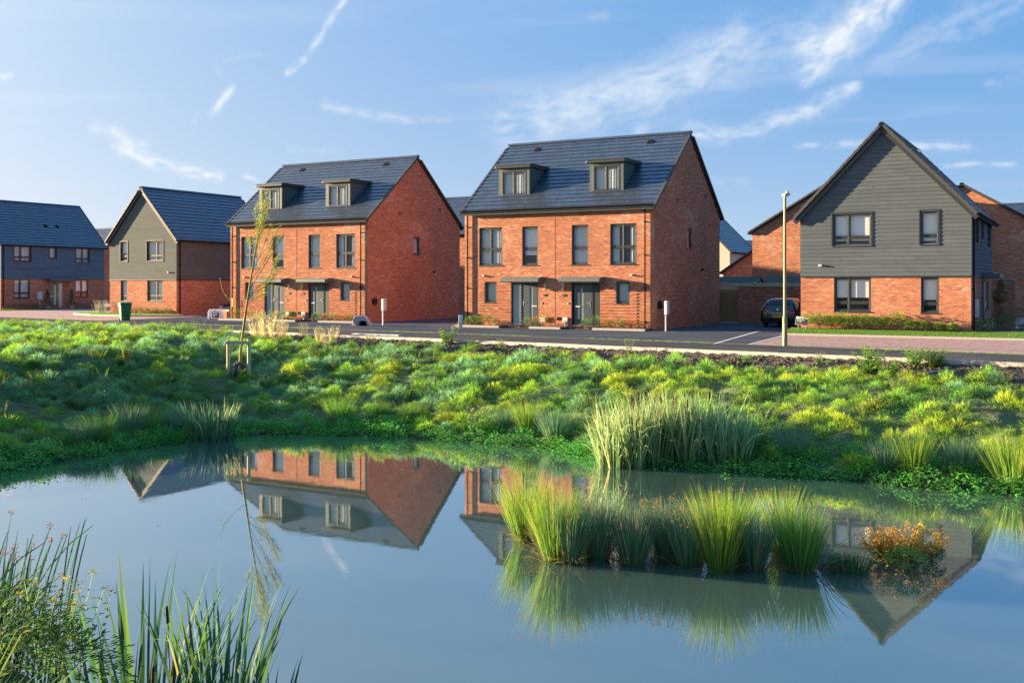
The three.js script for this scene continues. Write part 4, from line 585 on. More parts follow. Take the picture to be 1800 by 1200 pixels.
// ---------------------------------------------------------------- cars
function car(label, x, z, turn, { paintOrLightTint, plateBack, plateFront, L = 4.3, Hs = 1, letters }) {
  const c = tag(thing('car', x, 0, z, turn), label, 'car'); // nose to +z, tail to -z
  // stations from tail to nose: z, half widths at sill / belt / roof, heights underside / belt / top
  const S = [[0, .70, .70, .60, .34, .78, .80], [.03, .84, .84, .66, .28, .86, .92], [.10, .88, .88, .66, .22, .90, 1.02], [.34, .89, .90, .62, .20, .92, 1.28], [.62, .89, .90, .60, .20, .92, 1.42], [1.1, .89, .90, .60, .20, .91, 1.46], [1.9, .89, .90, .60, .20, .90, 1.45], [2.5, .89, .90, .58, .20, .89, 1.38], [3.0, .89, .90, .60, .20, .88, 1.10], [3.3, .88, .89, .64, .20, .86, .93], [3.8, .87, .87, .66, .20, .80, .84], [4.12, .82, .80, .6, .22, .70, .74], [4.24, .72, .68, .5, .28, .60, .62], [4.27, .6, .58, .4, .34, .54, .55]];
  const ring = (s) => { const [zz, ws, wb, wr, yu, yb, yt] = s, h = Math.max(0.001, yt - yb); return [[0, yu], [ws * 0.9, yu], [ws, yu + 0.1], [ws * 1.0, yu + (yb - yu) * 0.45], [wb * 1.005, yb - 0.12], [wb * 0.985, yb], [lerp(wb, wr, 0.25), yb + h * 0.28], [lerp(wb, wr, 0.85), yb + h * 0.84], [wr * 0.93, yb + h * 0.95], [wr * 0.5, yt - 0.004], [0, yt]]; };
  const dense = []; for (let i = 0; i + 1 < S.length; i++) for (let k = 0; k < 3; k++) { const t = k / 3, q = (j, e) => S[clamp(i + e, 0, S.length - 1)][j]; dense.push(S[i].map((_, j) => { const p0 = q(j, -1), p1 = q(j, 0), p2 = q(j, 1), p3 = q(j, 2), m1 = (p2 - p0) * 0.35, m2 = (p3 - p1) * 0.35, t2 = t * t, t3 = t2 * t; return j === 0 ? lerp(p1, p2, t) : (2 * t3 - 3 * t2 + 1) * p1 + (t3 - 2 * t2 + t) * m1 + (-2 * t3 + 3 * t2) * p2 + (t3 - t2) * m2; })); } dense.push(S[S.length - 1]);
  const zOf = (s) => s[0] / 4.27 * L - L / 2, P = (s, i, sg, out = 0) => { const q = ring(s)[i]; return [sg * (q[0] + out), q[1] * Hs + out * 0.4, zOf(s)]; };
  const tri = [], quad = (a, b, d, e) => tri.push(...a, ...b, ...d, ...a, ...d, ...e);
  for (let i = 0; i + 1 < dense.length; i++) for (let j = 0; j < 10; j++) { quad(P(dense[i], j, 1), P(dense[i], j + 1, 1), P(dense[i + 1], j + 1, 1), P(dense[i + 1], j, 1)); quad(P(dense[i], j + 1, -1), P(dense[i], j, -1), P(dense[i + 1], j, -1), P(dense[i + 1], j + 1, -1)); }
  for (const [e, fl] of [[0, 1], [dense.length - 1, -1]]) for (let j = 0; j < 10; j++) { const s = dense[e]; const a = P(s, j, 1), b = P(s, j + 1, 1), d = P(s, j + 1, -1), f = P(s, j, -1); fl > 0 ? quad(b, a, f, d) : quad(a, b, d, f); }
  const soup = (t, crease) => { let g = new THREE.BufferGeometry(); g.setAttribute('position', new THREE.Float32BufferAttribute(t, 3)); g = mergeVertices(g, 1e-4); g.computeVertexNormals(); return boxUV(toCreasedNormals(g, crease)); };
  mesh('body', soup(tri, 0.7), paintOrLightTint, c);
  const panes = (ia, ib, ja, jb, out = 0.006) => { const t = [], q = (a, b, d, e) => t.push(...a, ...b, ...d, ...a, ...d, ...e); for (const sg of [1, -1]) for (let i = ia; i < ib; i++) for (let j = ja; j < jb; j++) { const A = P(dense[i], j, sg, out), B = P(dense[i], j + 1, sg, out), C = P(dense[i + 1], j + 1, sg, out), E = P(dense[i + 1], j, sg, out); sg > 0 ? q(A, B, C, E) : q(B, A, E, C); } return t; };
  const carGlass = phys([0.012, 0.015, 0.018], 0.06, { ior: 1.52 });
  mesh('side_windows', soup([...panes(11, 16, 6, 7), ...panes(17, 23, 6, 7)], 0.5), carGlass, c);
  const top = (ia, ib) => { const t = []; const q = (a, b, d, e) => t.push(...a, ...b, ...d, ...a, ...d, ...e); for (let i = ia; i < ib; i++) for (const sg of [1, -1]) for (let j = 8; j < 10; j++) { const up = (p) => [p[0] * 0.97, p[1] + 0.006, p[2] + (ia < 12 ? -0.006 : 0.006)]; const A = up(P(dense[i], j, sg)), B = up(P(dense[i], j + 1, sg)), C = up(P(dense[i + 1], j + 1, sg)), E = up(P(dense[i + 1], j, sg)); sg > 0 ? q(A, B, C, E) : q(B, A, E, C); } return t; };
  mesh('rear_window', soup(top(7, 11), 0.5), carGlass, c); mesh('windscreen', soup(top(22, 27), 0.5), carGlass, c);
  for (const [sx, zz] of [[-1, -L / 2 + 0.78], [1, -L / 2 + 0.78], [-1, L / 2 - 0.86], [1, L / 2 - 0.86]]) { const w = part('wheel', c); w.position.set(sx * 0.80, 0.315, zz); w.rotation.z = Math.PI / 2; mesh('tyre', merge([new THREE.TorusGeometry(0.255, 0.075, 10, 24).rotateX(Math.PI / 2), new THREE.CylinderGeometry(0.31, 0.31, 0.13, 24)]), MAT.rubber, w); const rim = []; rim.push(place(new THREE.TorusGeometry(0.2, 0.02, 6, 20), 0, -sx * 0.085, 0, 0, Math.PI / 2)); for (let k = 0; k < 5; k++) rim.push(place(new THREE.BoxGeometry(0.05, 0.02, 0.2), Math.sin(k * 1.2566) * 0.1, -sx * 0.088, Math.cos(k * 1.2566) * 0.1, k * 1.2566)); mesh('rim', merge(rim), MAT.steel, w);
    mesh('wheel_arch', place(new THREE.TorusGeometry(0.355, 0.03, 6, 20, Math.PI), sx * 0.875, 0.315, zz, Math.PI / 2), MAT.rubber, c); }
  const zb = -L / 2; for (const s of [-1, 1]) { mesh('tail_light', boxy(0.34, 0.11, 0.16, s * 0.66, 0.86 * Hs, zb + 0.06, 0.03), phys([0.30, 0.01, 0.012], 0.15), c); mesh('reversing_lamp', boxy(0.12, 0.035, 0.1, s * 0.52, 0.83 * Hs, zb + 0.02, 0.01), MAT.white, c); mesh('headlight', boxy(0.30, 0.12, 0.2, s * 0.56, 0.62, L / 2 - 0.13, 0.04), phys([0.55, 0.57, 0.6], 0.1), c); mesh('mirror', boxy(0.16, 0.12, 0.1, s * 0.98, 0.98 * Hs, L / 2 - 1.45, 0.03), paintOrLightTint, c); mesh('reflector', box(0.16, 0.04, 0.02, s * 0.62, 0.42, zb + 0.02), phys([0.3, 0.01, 0.01], 0.3), c); }
  mesh('bumper', merge([boxy(1.3, 0.2, 0.12, 0, 0.36, zb + 0.06, 0.03), boxy(1.1, 0.16, 0.1, 0, 0.36, L / 2 - 0.04, 0.03)]), MAT.rubber, c);
  mesh('grille', merge([boxy(0.9, 0.14, 0.05, 0, 0.53, L / 2 + 0.0, 0.03)]), MAT.black, c); mesh('grille_trim', place(new THREE.TorusGeometry(0.5, 0.014, 6, 28).scale(0.95, 0.17, 1), 0, 0.53, L / 2 + 0.03), MAT.steel, c);
  mesh('trim_strip', boxy(0.62, 0.03, 0.03, 0, 0.70 * Hs, zb - 0.0, 0.01), MAT.steel, c);
  if (plateBack) { const m = mesh('number_plate', new THREE.PlaneGeometry(0.52, 0.112), std([1, 1, 1], 0.4, { map: printed(256, 56, (q, w, h) => { q.fillStyle = '#f0c419'; q.fillRect(0, 0, w, h); q.fillStyle = '#15150f'; q.font = 'bold 46px sans-serif'; q.textAlign = 'center'; q.textBaseline = 'middle'; q.fillText(plateBack, w / 2, h / 2 + 2, w - 16); }) }), c); m.position.set(0, 0.56 * Hs, zb - 0.03); m.rotation.y = Math.PI; mesh('plate_recess', boxy(0.7, 0.16, 0.05, 0, 0.56 * Hs, zb + 0.0, 0.01), MAT.black, c); }
  if (plateFront) { const m = mesh('number_plate', new THREE.PlaneGeometry(0.52, 0.112), std([1, 1, 1], 0.4, { map: printed(256, 56, (q, w, h) => { q.fillStyle = '#eeeeea'; q.fillRect(0, 0, w, h); q.fillStyle = '#15150f'; q.font = 'bold 46px sans-serif'; q.textAlign = 'center'; q.textBaseline = 'middle'; q.fillText(plateFront, w / 2, h / 2 + 2, w - 16); }) }), c); m.position.set(0, 0.40, L / 2 + 0.045); }
  if (letters) { mesh('badge', place(new THREE.CylinderGeometry(0.055, 0.055, 0.03, 16), 0, 0.90, zb - 0.01, 0, Math.PI / 2), MAT.steel, c); const m = mesh('lettering', new THREE.PlaneGeometry(0.42, 0.07), std([1, 1, 1], 0.4, { map: printed(192, 32, (q, w, h) => { q.fillStyle = '#08090b'; q.fillRect(0, 0, w, h); q.fillStyle = '#e8e8ea'; q.font = 'bold 26px sans-serif'; q.textBaseline = 'middle'; q.textAlign = 'center'; [...letters].forEach((l, i) => q.fillText(l, 24 + i * 48, h / 2 + 1)); }) }), c); m.position.set(0, 0.79, zb - 0.012); m.rotation.y = Math.PI; }
  return c;
}
{ const [x, z] = [13.15 + BX * 2.15, -51.9 + BZ * 2.15]; car('black hatchback parked tail first beside the boarded gable', x, z, Math.atan2(BX, BZ), { paintOrLightTint: phys([0.008, 0.008, 0.010], 0.25, { clearcoat: 1, clearcoatRoughness: 0.04 }), plateBack: 'BD70 YDA', letters: 'LEON' }); }
{ const p = rel(A0, -15.35, 7.0); car('dark car parked nose out in the gap left of the brick pair', p[0], p[1], Math.atan2(-BX, -BZ), { paintOrLightTint: phys([0.010, 0.012, 0.017], 0.25, { clearcoat: 1, clearcoatRoughness: 0.05 }), plateFront: 'BV19 KOE' }); }
{ const p = rel(D0, 9.6, 16); car('pale silver car half hidden by bushes at the right edge', p[0], p[1], Math.atan2(-BX, -BZ) + 0.3, { paintOrLightTint: phys([0.45, 0.47, 0.5], 0.3, { metalness: 0.4, clearcoat: 1 }), plateFront: '', Hs: 1.15 }); }

// ---------------------------------------------------------------- plants: generators
function marchGround(px, py) { const dx = (px - 900) / 1845, dy = (500 - py) / 1845; let d = 6; while (d < 90) { const y = CAM_Y + dy * d; if (y <= Math.max(WATER_Y, groundY(dx * d, -d))) break; d += 0.05; } return [dx * d, Math.max(WATER_Y, groundY(dx * d, -d)), -d]; }
class Leaves { // collects thin strips and leaf blades into one geometry with vertex colours
  constructor() { this.p = []; this.n = []; this.c = []; this.i = []; this.u = []; }
  v(x, y, z, nx, ny, nz, c) { this.p.push(x, y, z); this.n.push(nx, ny, nz); this.c.push(c[0], c[1], c[2]); this.u.push(x, y); return this.p.length / 3 - 1; }
  // a blade: root, heading, length, width, tilt from upright at the root and how far it bends over
  blade(x, y, z, az, len, w, tilt, bend, c0, c1, segs = 3, twist = 0, round = false) {
    let px = x, py = y, pz = z, last = null; const sa = Math.sin(az), ca = Math.cos(az);
    for (let k = 0; k <= segs; k++) { const t = k / segs, th = tilt + bend * t * t, ww = w * (round ? (t > 0.94 ? 0.4 : 1) : Math.min(1, (1 - t) * 2.2 + 0.02) * (0.75 + 0.25 * Math.min(1, t * 4))) / 2, tw = twist * t + 0.3;
      if (k) { const s = len / segs, tm = tilt + bend * (t - 0.5 / segs) ** 2; px += Math.sin(tm) * sa * s; py += Math.cos(tm) * s; pz += Math.sin(tm) * ca * s; }
      // across the blade, turned by the twist
      const ax = ca * Math.cos(tw) + Math.cos(th) * sa * Math.sin(tw), ay = -Math.sin(th) * Math.sin(tw), az2 = -sa * Math.cos(tw) + Math.cos(th) * ca * Math.sin(tw);
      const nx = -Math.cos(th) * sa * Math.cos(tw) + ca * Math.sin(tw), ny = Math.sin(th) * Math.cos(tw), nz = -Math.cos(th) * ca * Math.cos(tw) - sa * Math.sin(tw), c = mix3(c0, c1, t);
      const a = this.v(px - ax * ww, py - ay * ww, pz - az2 * ww, nx, ny, nz, c), b = this.v(px + ax * ww, py + ay * ww, pz + az2 * ww, nx, ny, nz, c);
      if (last) this.i.push(last[0], last[1], b, last[0], b, a); last = [a, b]; }
    return [px, py, pz];
  }
  leaf(x, y, z, az, pitch, L, w, c, fold = 0.25) { const d = [Math.cos(pitch) * Math.sin(az), Math.sin(pitch), Math.cos(pitch) * Math.cos(az)], s = [Math.cos(az), 0, -Math.sin(az)], n = [-Math.sin(pitch) * Math.sin(az), Math.cos(pitch), -Math.sin(pitch) * Math.cos(az)];
    const P = (f, g, h) => this.v(x + d[0] * f + s[0] * g + n[0] * h, y + d[1] * f + s[1] * g + n[1] * h, z + d[2] * f + s[2] * g + n[2] * h, n[0] + s[0] * g * 4, n[1], n[2] + s[2] * g * 4, c);
    const a = P(0, 0, 0), b = P(L * 0.45, -w / 2, w * fold), m = P(L * 0.5, 0, 0), e = P(L * 0.45, w / 2, w * fold), t = P(L, 0, -L * 0.08); this.i.push(a, m, b, b, m, t, a, e, m, m, e, t); }
  done() { const g = new THREE.BufferGeometry(); g.setAttribute('position', new THREE.Float32BufferAttribute(this.p, 3)); g.setAttribute('normal', new THREE.Float32BufferAttribute(this.n, 3)); g.setAttribute('color', new THREE.Float32BufferAttribute(this.c.map((v) => Math.min(0.7, v * 2.4)), 3)); g.setAttribute('uv', new THREE.Float32BufferAttribute(this.u, 2)); g.setIndex(this.i); g.computeVertexNormals(); return g; }
}
const leafMat = (tr = 0.4, spec = 0.25) => new THREE.MeshPhysicalMaterial({ color: 0xffffff, vertexColors: true, roughness: 1, specularIntensity: spec, transmission: tr, thickness: 0, ior: 1.4, side: THREE.DoubleSide });
const LEAF = leafMat(0.45), REED = leafMat(0.35, 0.5);
const vary = (c, r, k = 0.25) => { const j = 1 - k + 2 * k * r(); return [c[0] * j * (1 + (r() - 0.5) * k), c[1] * j, c[2] * j * (1 + (r() - 0.5) * k)]; };

// ---------------------------------------------------------------- ground cover of the bank
function tussock(seed, n, R, h0, h1, w, c0, c1) { const r = rnd(seed), L = new Leaves(); for (let i = 0; i < n; i++) { const a = r() * 6.283, q = Math.sqrt(r()) * R * 0.55, ln = lerp(h0, h1, r()), out = q / R; L.blade(Math.sin(a) * q, -0.04, Math.cos(a) * q, a + (r() - 0.5) * 0.9, ln, w * (0.7 + 0.6 * r()), 0.12 + out * 0.7, 0.5 + 1.1 * r(), vary(c0, r), vary(c1, r), 3, (r() - 0.5) * 1.6); } return L.done(); }
function herb(seed, stems, h, leafL, leafW, c, top, per = 9) { const r = rnd(seed), L = new Leaves(); for (let s = 0; s < stems; s++) { const a = r() * 6.283, lean = 0.1 + 0.45 * r(), hh = h * (0.55 + 0.45 * r()), bx = Math.sin(a) * 0.06, bz = Math.cos(a) * 0.06; L.blade(bx, -0.03, bz, a, hh, 0.012, lean, 0.25, [0.06, 0.09, 0.03], [0.09, 0.12, 0.03], 3, 0.5, true);
    for (let k = 0; k < per; k++) { const t = 0.12 + 0.88 * (k + r() * 0.6) / per, th = lean + 0.12 * t, x = bx + Math.sin(th) * Math.sin(a) * hh * t, y = Math.cos(th) * hh * t, z = bz + Math.sin(th) * Math.cos(a) * hh * t, cc = vary(t > 0.72 && top ? top : c, r), m = leafL * (1.15 - 0.6 * t); L.leaf(x, y, z, r() * 6.283, 0.5 - 0.9 * r(), m * (0.7 + 0.6 * r()), leafW * (1.15 - 0.55 * t), cc); } } return L.done(); }
function mat(seed, n, R, h, ls, c) { const r = rnd(seed), L = new Leaves(); for (let i = 0; i < n; i++) { const a = r() * 6.283, q = Math.sqrt(r()) * R, y = h * (1 - (q / R) ** 2) * (0.35 + 0.65 * r()); L.leaf(Math.sin(a) * q, y, Math.cos(a) * q, r() * 6.283, (r() - 0.35) * 1.1, ls * (0.7 + 0.7 * r()), ls * 0.75, vary(c, r, 0.35), 0.2); } return L.done(); }
function cushion(seed, n, R, H, l0, l1, w, c0, c1) { const r = rnd(seed), L = new Leaves(); for (let i = 0; i < n; i++) { const a = r() * 6.283, q = Math.sqrt(r()), y = H * (1 - q * q) * (0.8 + 0.4 * r()) - 0.05, tilt = q * 1.15 + (r() - 0.5) * 0.7; L.blade(Math.sin(a) * q * R, y, Math.cos(a) * q * R, a + (r() - 0.5) * 1.1, lerp(l0, l1, r() * r()), w * (0.7 + 0.6 * r()), tilt, 0.35 + 0.5 * r(), vary(c0, r), vary(c1, r, 0.3), 2, (r() - 0.5) * 1.6); } return L.done(); }
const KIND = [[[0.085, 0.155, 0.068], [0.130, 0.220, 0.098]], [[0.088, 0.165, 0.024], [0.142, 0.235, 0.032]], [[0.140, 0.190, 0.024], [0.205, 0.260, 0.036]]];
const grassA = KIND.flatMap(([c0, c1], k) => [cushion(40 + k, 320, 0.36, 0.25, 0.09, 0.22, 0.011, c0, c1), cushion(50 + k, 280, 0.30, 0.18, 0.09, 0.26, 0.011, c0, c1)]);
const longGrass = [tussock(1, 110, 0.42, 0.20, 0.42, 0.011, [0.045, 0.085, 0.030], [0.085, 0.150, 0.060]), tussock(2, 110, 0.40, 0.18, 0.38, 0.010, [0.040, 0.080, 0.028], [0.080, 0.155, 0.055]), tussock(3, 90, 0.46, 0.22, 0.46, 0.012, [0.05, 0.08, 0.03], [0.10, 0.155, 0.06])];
const grassB = [tussock(4, 50, 0.34, 0.10, 0.24, 0.012, [0.070, 0.130, 0.040], [0.092, 0.175, 0.055]), tussock(5, 50, 0.34, 0.10, 0.22, 0.012, [0.068, 0.135, 0.035], [0.088, 0.180, 0.045])];
const herbs = [herb(11, 12, 0.42, 0.10, 0.045, [0.062, 0.130, 0.028], [0.10, 0.150, 0.03]), herb(12, 10, 0.32, 0.085, 0.05, [0.055, 0.135, 0.025], null), herb(13, 9, 0.5, 0.07, 0.03, [0.085, 0.115, 0.035], [0.15, 0.125, 0.05]), herb(14, 14, 0.3, 0.14, 0.055, [0.055, 0.12, 0.03], null, 6)];
const dryGrass = (() => { const r = rnd(21), L = new Leaves(); for (let i = 0; i < 70; i++) { const a = r() * 6.283, q = Math.sqrt(r()) * 0.16, e = L.blade(Math.sin(a) * q, 0, Math.cos(a) * q, a, 0.4 + 0.45 * r(), 0.008, 0.05 + 0.25 * r(), 0.3 * r(), [0.20, 0.16, 0.07], [0.42, 0.30, 0.14], 3, 1); for (let k = 0; k < 4; k++) L.leaf(e[0], e[1] - k * 0.02, e[2], r() * 6.28, 0.9, 0.05, 0.012, vary([0.45, 0.31, 0.15], r)); } return L.done(); })();
const cress = [mat(31, 150, 0.30, 0.26, 0.060, [0.055, 0.190, 0.030]), mat(32, 150, 0.32, 0.30, 0.055, [0.060, 0.205, 0.034])];
function scatter(name, label, geos, material, list) { // list of [variant, x, y, z, scale, turn, tint, squash]
  geos.forEach((g, v) => { const mine = list.filter((q) => q[0] === v); if (!mine.length) return; const im = new THREE.InstancedMesh(g, material, mine.length), m = M4(), e = new THREE.Euler(), qn = new THREE.Quaternion(); im.name = numbered(name); im.castShadow = im.receiveShadow = true; tag(im, label, null, null, 'stuff');
    mine.forEach(([, x, y, z, s, t, c, sq = 1, tx = 0, tz = 0], i) => { qn.setFromEuler(e.set(tx, t, tz)); im.setMatrixAt(i, m.compose(new THREE.Vector3(x, y, z), qn, new THREE.Vector3(s, s * sq, s))); im.setColorAt(i, col(...c)); }); scene.add(im); });
}
{ const r = rnd(404), A = [], B = [], H = [], DR = [], C = [], CL = [];
  const inView = (x, z) => z < -2 && Math.abs(x / z) < 0.545 && z > -75;
  for (let z = -70; z < -14; z += 0.25) for (let x = -34; x < 26; x += 0.25) { const X = x + (r() - 0.5) * 0.25, Z = z + (r() - 0.5) * 0.25; if (!inView(X, Z)) continue; const ko = kerbOffset(X, Z); if (ko > -0.15) continue; const pd = pondDistance(X, Z); if (pd < -0.15) continue; if (Z > -19 && X < 0) continue;
    const y = groundY(X, Z), n1 = fbm(X * 0.55 + 20, Z * 0.55, 3), n2 = fbm(X * 1.4 + 3, Z * 1.4 + 8, 3), n3 = fbm(X * 0.3 + 60, Z * 0.3, 3), top = sstep(-2.3, -0.9, ko), left = sstep(-8, -16, X);
    // colour of the stand: blue green grasses, yellow green, some bleached
    let tint = mix3([0.86, 1.0, 1.05], [1.15, 1.08, 0.8], sstep(0.42, 0.62, n1)); const j = 0.68 + 0.6 * r(); tint = tint.map((v) => v * j);
    const edge = 1.35 * (1 - left * 0.9) * (0.55 + 0.9 * n2), soil = sstep(-edge - 0.5, -edge, ko), bare = sstep(0.58, 0.66, fbm(X * 1.1 + 90, Z * 1.1 + 3, 3)), kind = (q) => q < 0.52 - 0.36 * sstep(-4, 6, X) ? 0 : q < 0.86 - 0.26 * sstep(-4, 6, X) ? 1 : 2;  // yellow share grows to the right: sunlight put into the grass colours
    if (pd < 0.95 && r() < 0.9) { if (r() < 0.62) C.push([r() < 0.5 ? 0 : 1, X, Math.max(y, WATER_Y) - 0.03, Z, 0.75 + 0.6 * r(), r() * 6.28, [0.85 + 0.4 * r(), 0.85 + 0.35 * r(), 0.8 + 0.4 * r()], 0.7 + 0.7 * r()]); if (pd < 0.4) continue; }
    if (r() < 0.25 * (1 - soil) * (1 - 0.85 * bare)) { const q = kind(clamp(r() * 0.5 + n1 * 1.1 - 0.28)), sc = 0.8 * (0.65 + 0.75 * n2 + 0.45 * (r() - 0.4)); A.push([q * 2 + (r() < 0.5 ? 1 : 0), X, y, Z, sc, r() * 6.28, tint, 0.75 + 0.6 * r(), (r() - 0.5) * 0.3, (r() - 0.5) * 0.3]); }
    if (r() < 0.6 * (1 - soil * 0.97) * (1 - 0.8 * bare)) B.push([r() < 0.5 ? 0 : 1, X, y, Z, 0.55 + 0.5 * r(), r() * 6.28, tint.map((v) => v * 0.92), 0.8 + 0.4 * r()]);
    if (r() < (0.035 + 0.09 * sstep(0.5, 0.65, n3) + 0.05 * top * (1 - soil) + 0.02 * left) * (1 - 0.85 * soil)) H.push([Math.floor(r() * 4), X, y, Z, 0.7 + 0.7 * r(), r() * 6.28, [0.8 + 0.5 * r(), 0.85 + 0.3 * r(), 0.7 + 0.5 * r()], 1]);
    if (r() < 0.03 * top * sstep(-12, -8, X) * sstep(-5, -6.5, X)) DR.push([0, X, y, Z, 0.5 + 0.5 * r(), r() * 6.28, [1, 1, 1]]);
    if (soil > 0.2 && r() < 0.9) for (let k = 0; k < 5; k++) { const cx = X + (r() - 0.5) * 0.3, cz = Z + (r() - 0.5) * 0.3; CL.push([Math.floor(r() * 2), cx, groundY(cx, cz) + 0.01, cz, 0.014 + 0.055 * r() ** 4 + 0.006, r() * 6.28, [0.7 + 0.6 * r(), 0.7 + 0.55 * r(), 0.7 + 0.5 * r()], 0.55 + 0.4 * r()]); } }
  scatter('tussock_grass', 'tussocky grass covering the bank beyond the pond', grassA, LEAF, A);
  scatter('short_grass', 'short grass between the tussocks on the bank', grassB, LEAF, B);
  scatter('weeds', 'leafy weeds scattered over the bank', herbs, LEAF, H);
  scatter('dry_grass', 'bleached dry grass stalks near the bank top', [dryGrass], LEAF, DR);
  scatter('water_cress', 'low bright green cress along the waterline', cress, LEAF, C);
  const clod = (s) => { const g = new THREE.IcosahedronGeometry(1, 1), p = g.attributes.position, q = rnd(s), mv = new Map(); for (let i = 0; i < p.count; i++) { const k = [p.getX(i), p.getY(i), p.getZ(i)].map((v) => v.toFixed(3)).join(); if (!mv.has(k)) mv.set(k, 0.7 + 0.5 * q()); const f = mv.get(k); p.setXYZ(i, p.getX(i) * f, p.getY(i) * f, p.getZ(i) * f); } g.computeVertexNormals(); return boxUV(g); };
  scatter('soil_clods', 'dark clods of bare soil below the edging', [clod(1), clod(2)], std([0.115, 0.086, 0.063], 1), CL);
  const FL = []; for (let i = 0; i < 1500; i++) { const x = -11 + 22 * r(), z = -29 + 14 * r(), pd = pondDistance(x, z); if (pd > -0.05 || r() > Math.exp(pd * 1.1) + 0.015 || !inView(x, z)) continue; FL.push([0, x, WATER_Y + 0.004, z, 0.4 + 0.9 * r(), r() * 6.28, vary([1, 1, 1], r, 0.4), 1]); }
  const flake = new Leaves(); flake.leaf(0, 0, 0, 0, 0.02, 0.07, 0.04, [0.10, 0.11, 0.05], 0.02); flake.leaf(0.05, 0, 0.03, 2, 0.03, 0.05, 0.03, [0.13, 0.09, 0.04], 0.02);
  scatter('floating_debris', 'small leaves and bits floating near the pond edge', [flake.done()], LEAF, FL);
  // weeds in the seam between lane and court, small grass on the lawns
  const SG = []; for (let s = -36; s < 24; s += 0.05) { const n = fbm(s * 0.5, 3.3, 3); if (r() < sstep(0.42, 0.6, n) * 0.8) { const [x, z] = along(s, ROAD_W + 0.12 + (r() - 0.5) * 0.3); if (x > 8.9 && x < 10 && r() < 0.5) continue; SG.push([r() < 0.5 ? 0 : 1, x, 0.0, z, 0.22 + 0.2 * r(), r() * 6.28, [1.3, 1.2, 0.7], 1]); } }
  scatter('seam_weeds', 'low weeds growing along the seam of the lane', grassB, LEAF, SG);
}

// ---------------------------------------------------------------- lawns and beds by the houses
const lawnMat = std([0.055, 0.105, 0.022], 1, { bumpMap: noiseBump, bumpScale: 0.02 });
const lawnTuft = tussock(55, 40, 0.2, 0.05, 0.10, 0.008, [0.055, 0.12, 0.022], [0.10, 0.185, 0.03]);
function lawnOver(pts, y, step, seed, slope) { const r = rnd(seed), list = [], xs = pts.map((p) => p[0]), zs = pts.map((p) => p[1]); const inside = (x, z) => { let c = false; for (let i = 0, j = pts.length - 1; i < pts.length; j = i++) if ((pts[i][1] > z) !== (pts[j][1] > z) && x < (pts[j][0] - pts[i][0]) * (z - pts[i][1]) / (pts[j][1] - pts[i][1]) + pts[i][0]) c = !c; return c; };
  for (let x = Math.min(...xs); x < Math.max(...xs); x += step) for (let z = Math.min(...zs); z < Math.max(...zs); z += step) { const X = x + (r() - 0.5) * step, Z = z + (r() - 0.5) * step; if (inside(X, Z)) list.push([0, X, slope ? slope(X, Z) : y, Z, 0.8 + 0.5 * r(), r() * 6.28, [0.9 + 0.3 * r(), 0.95 + 0.2 * r(), 0.8 + 0.3 * r()]]); }
  scatter('lawn_grass', 'mown lawn grass', [lawnTuft], LEAF, list); }
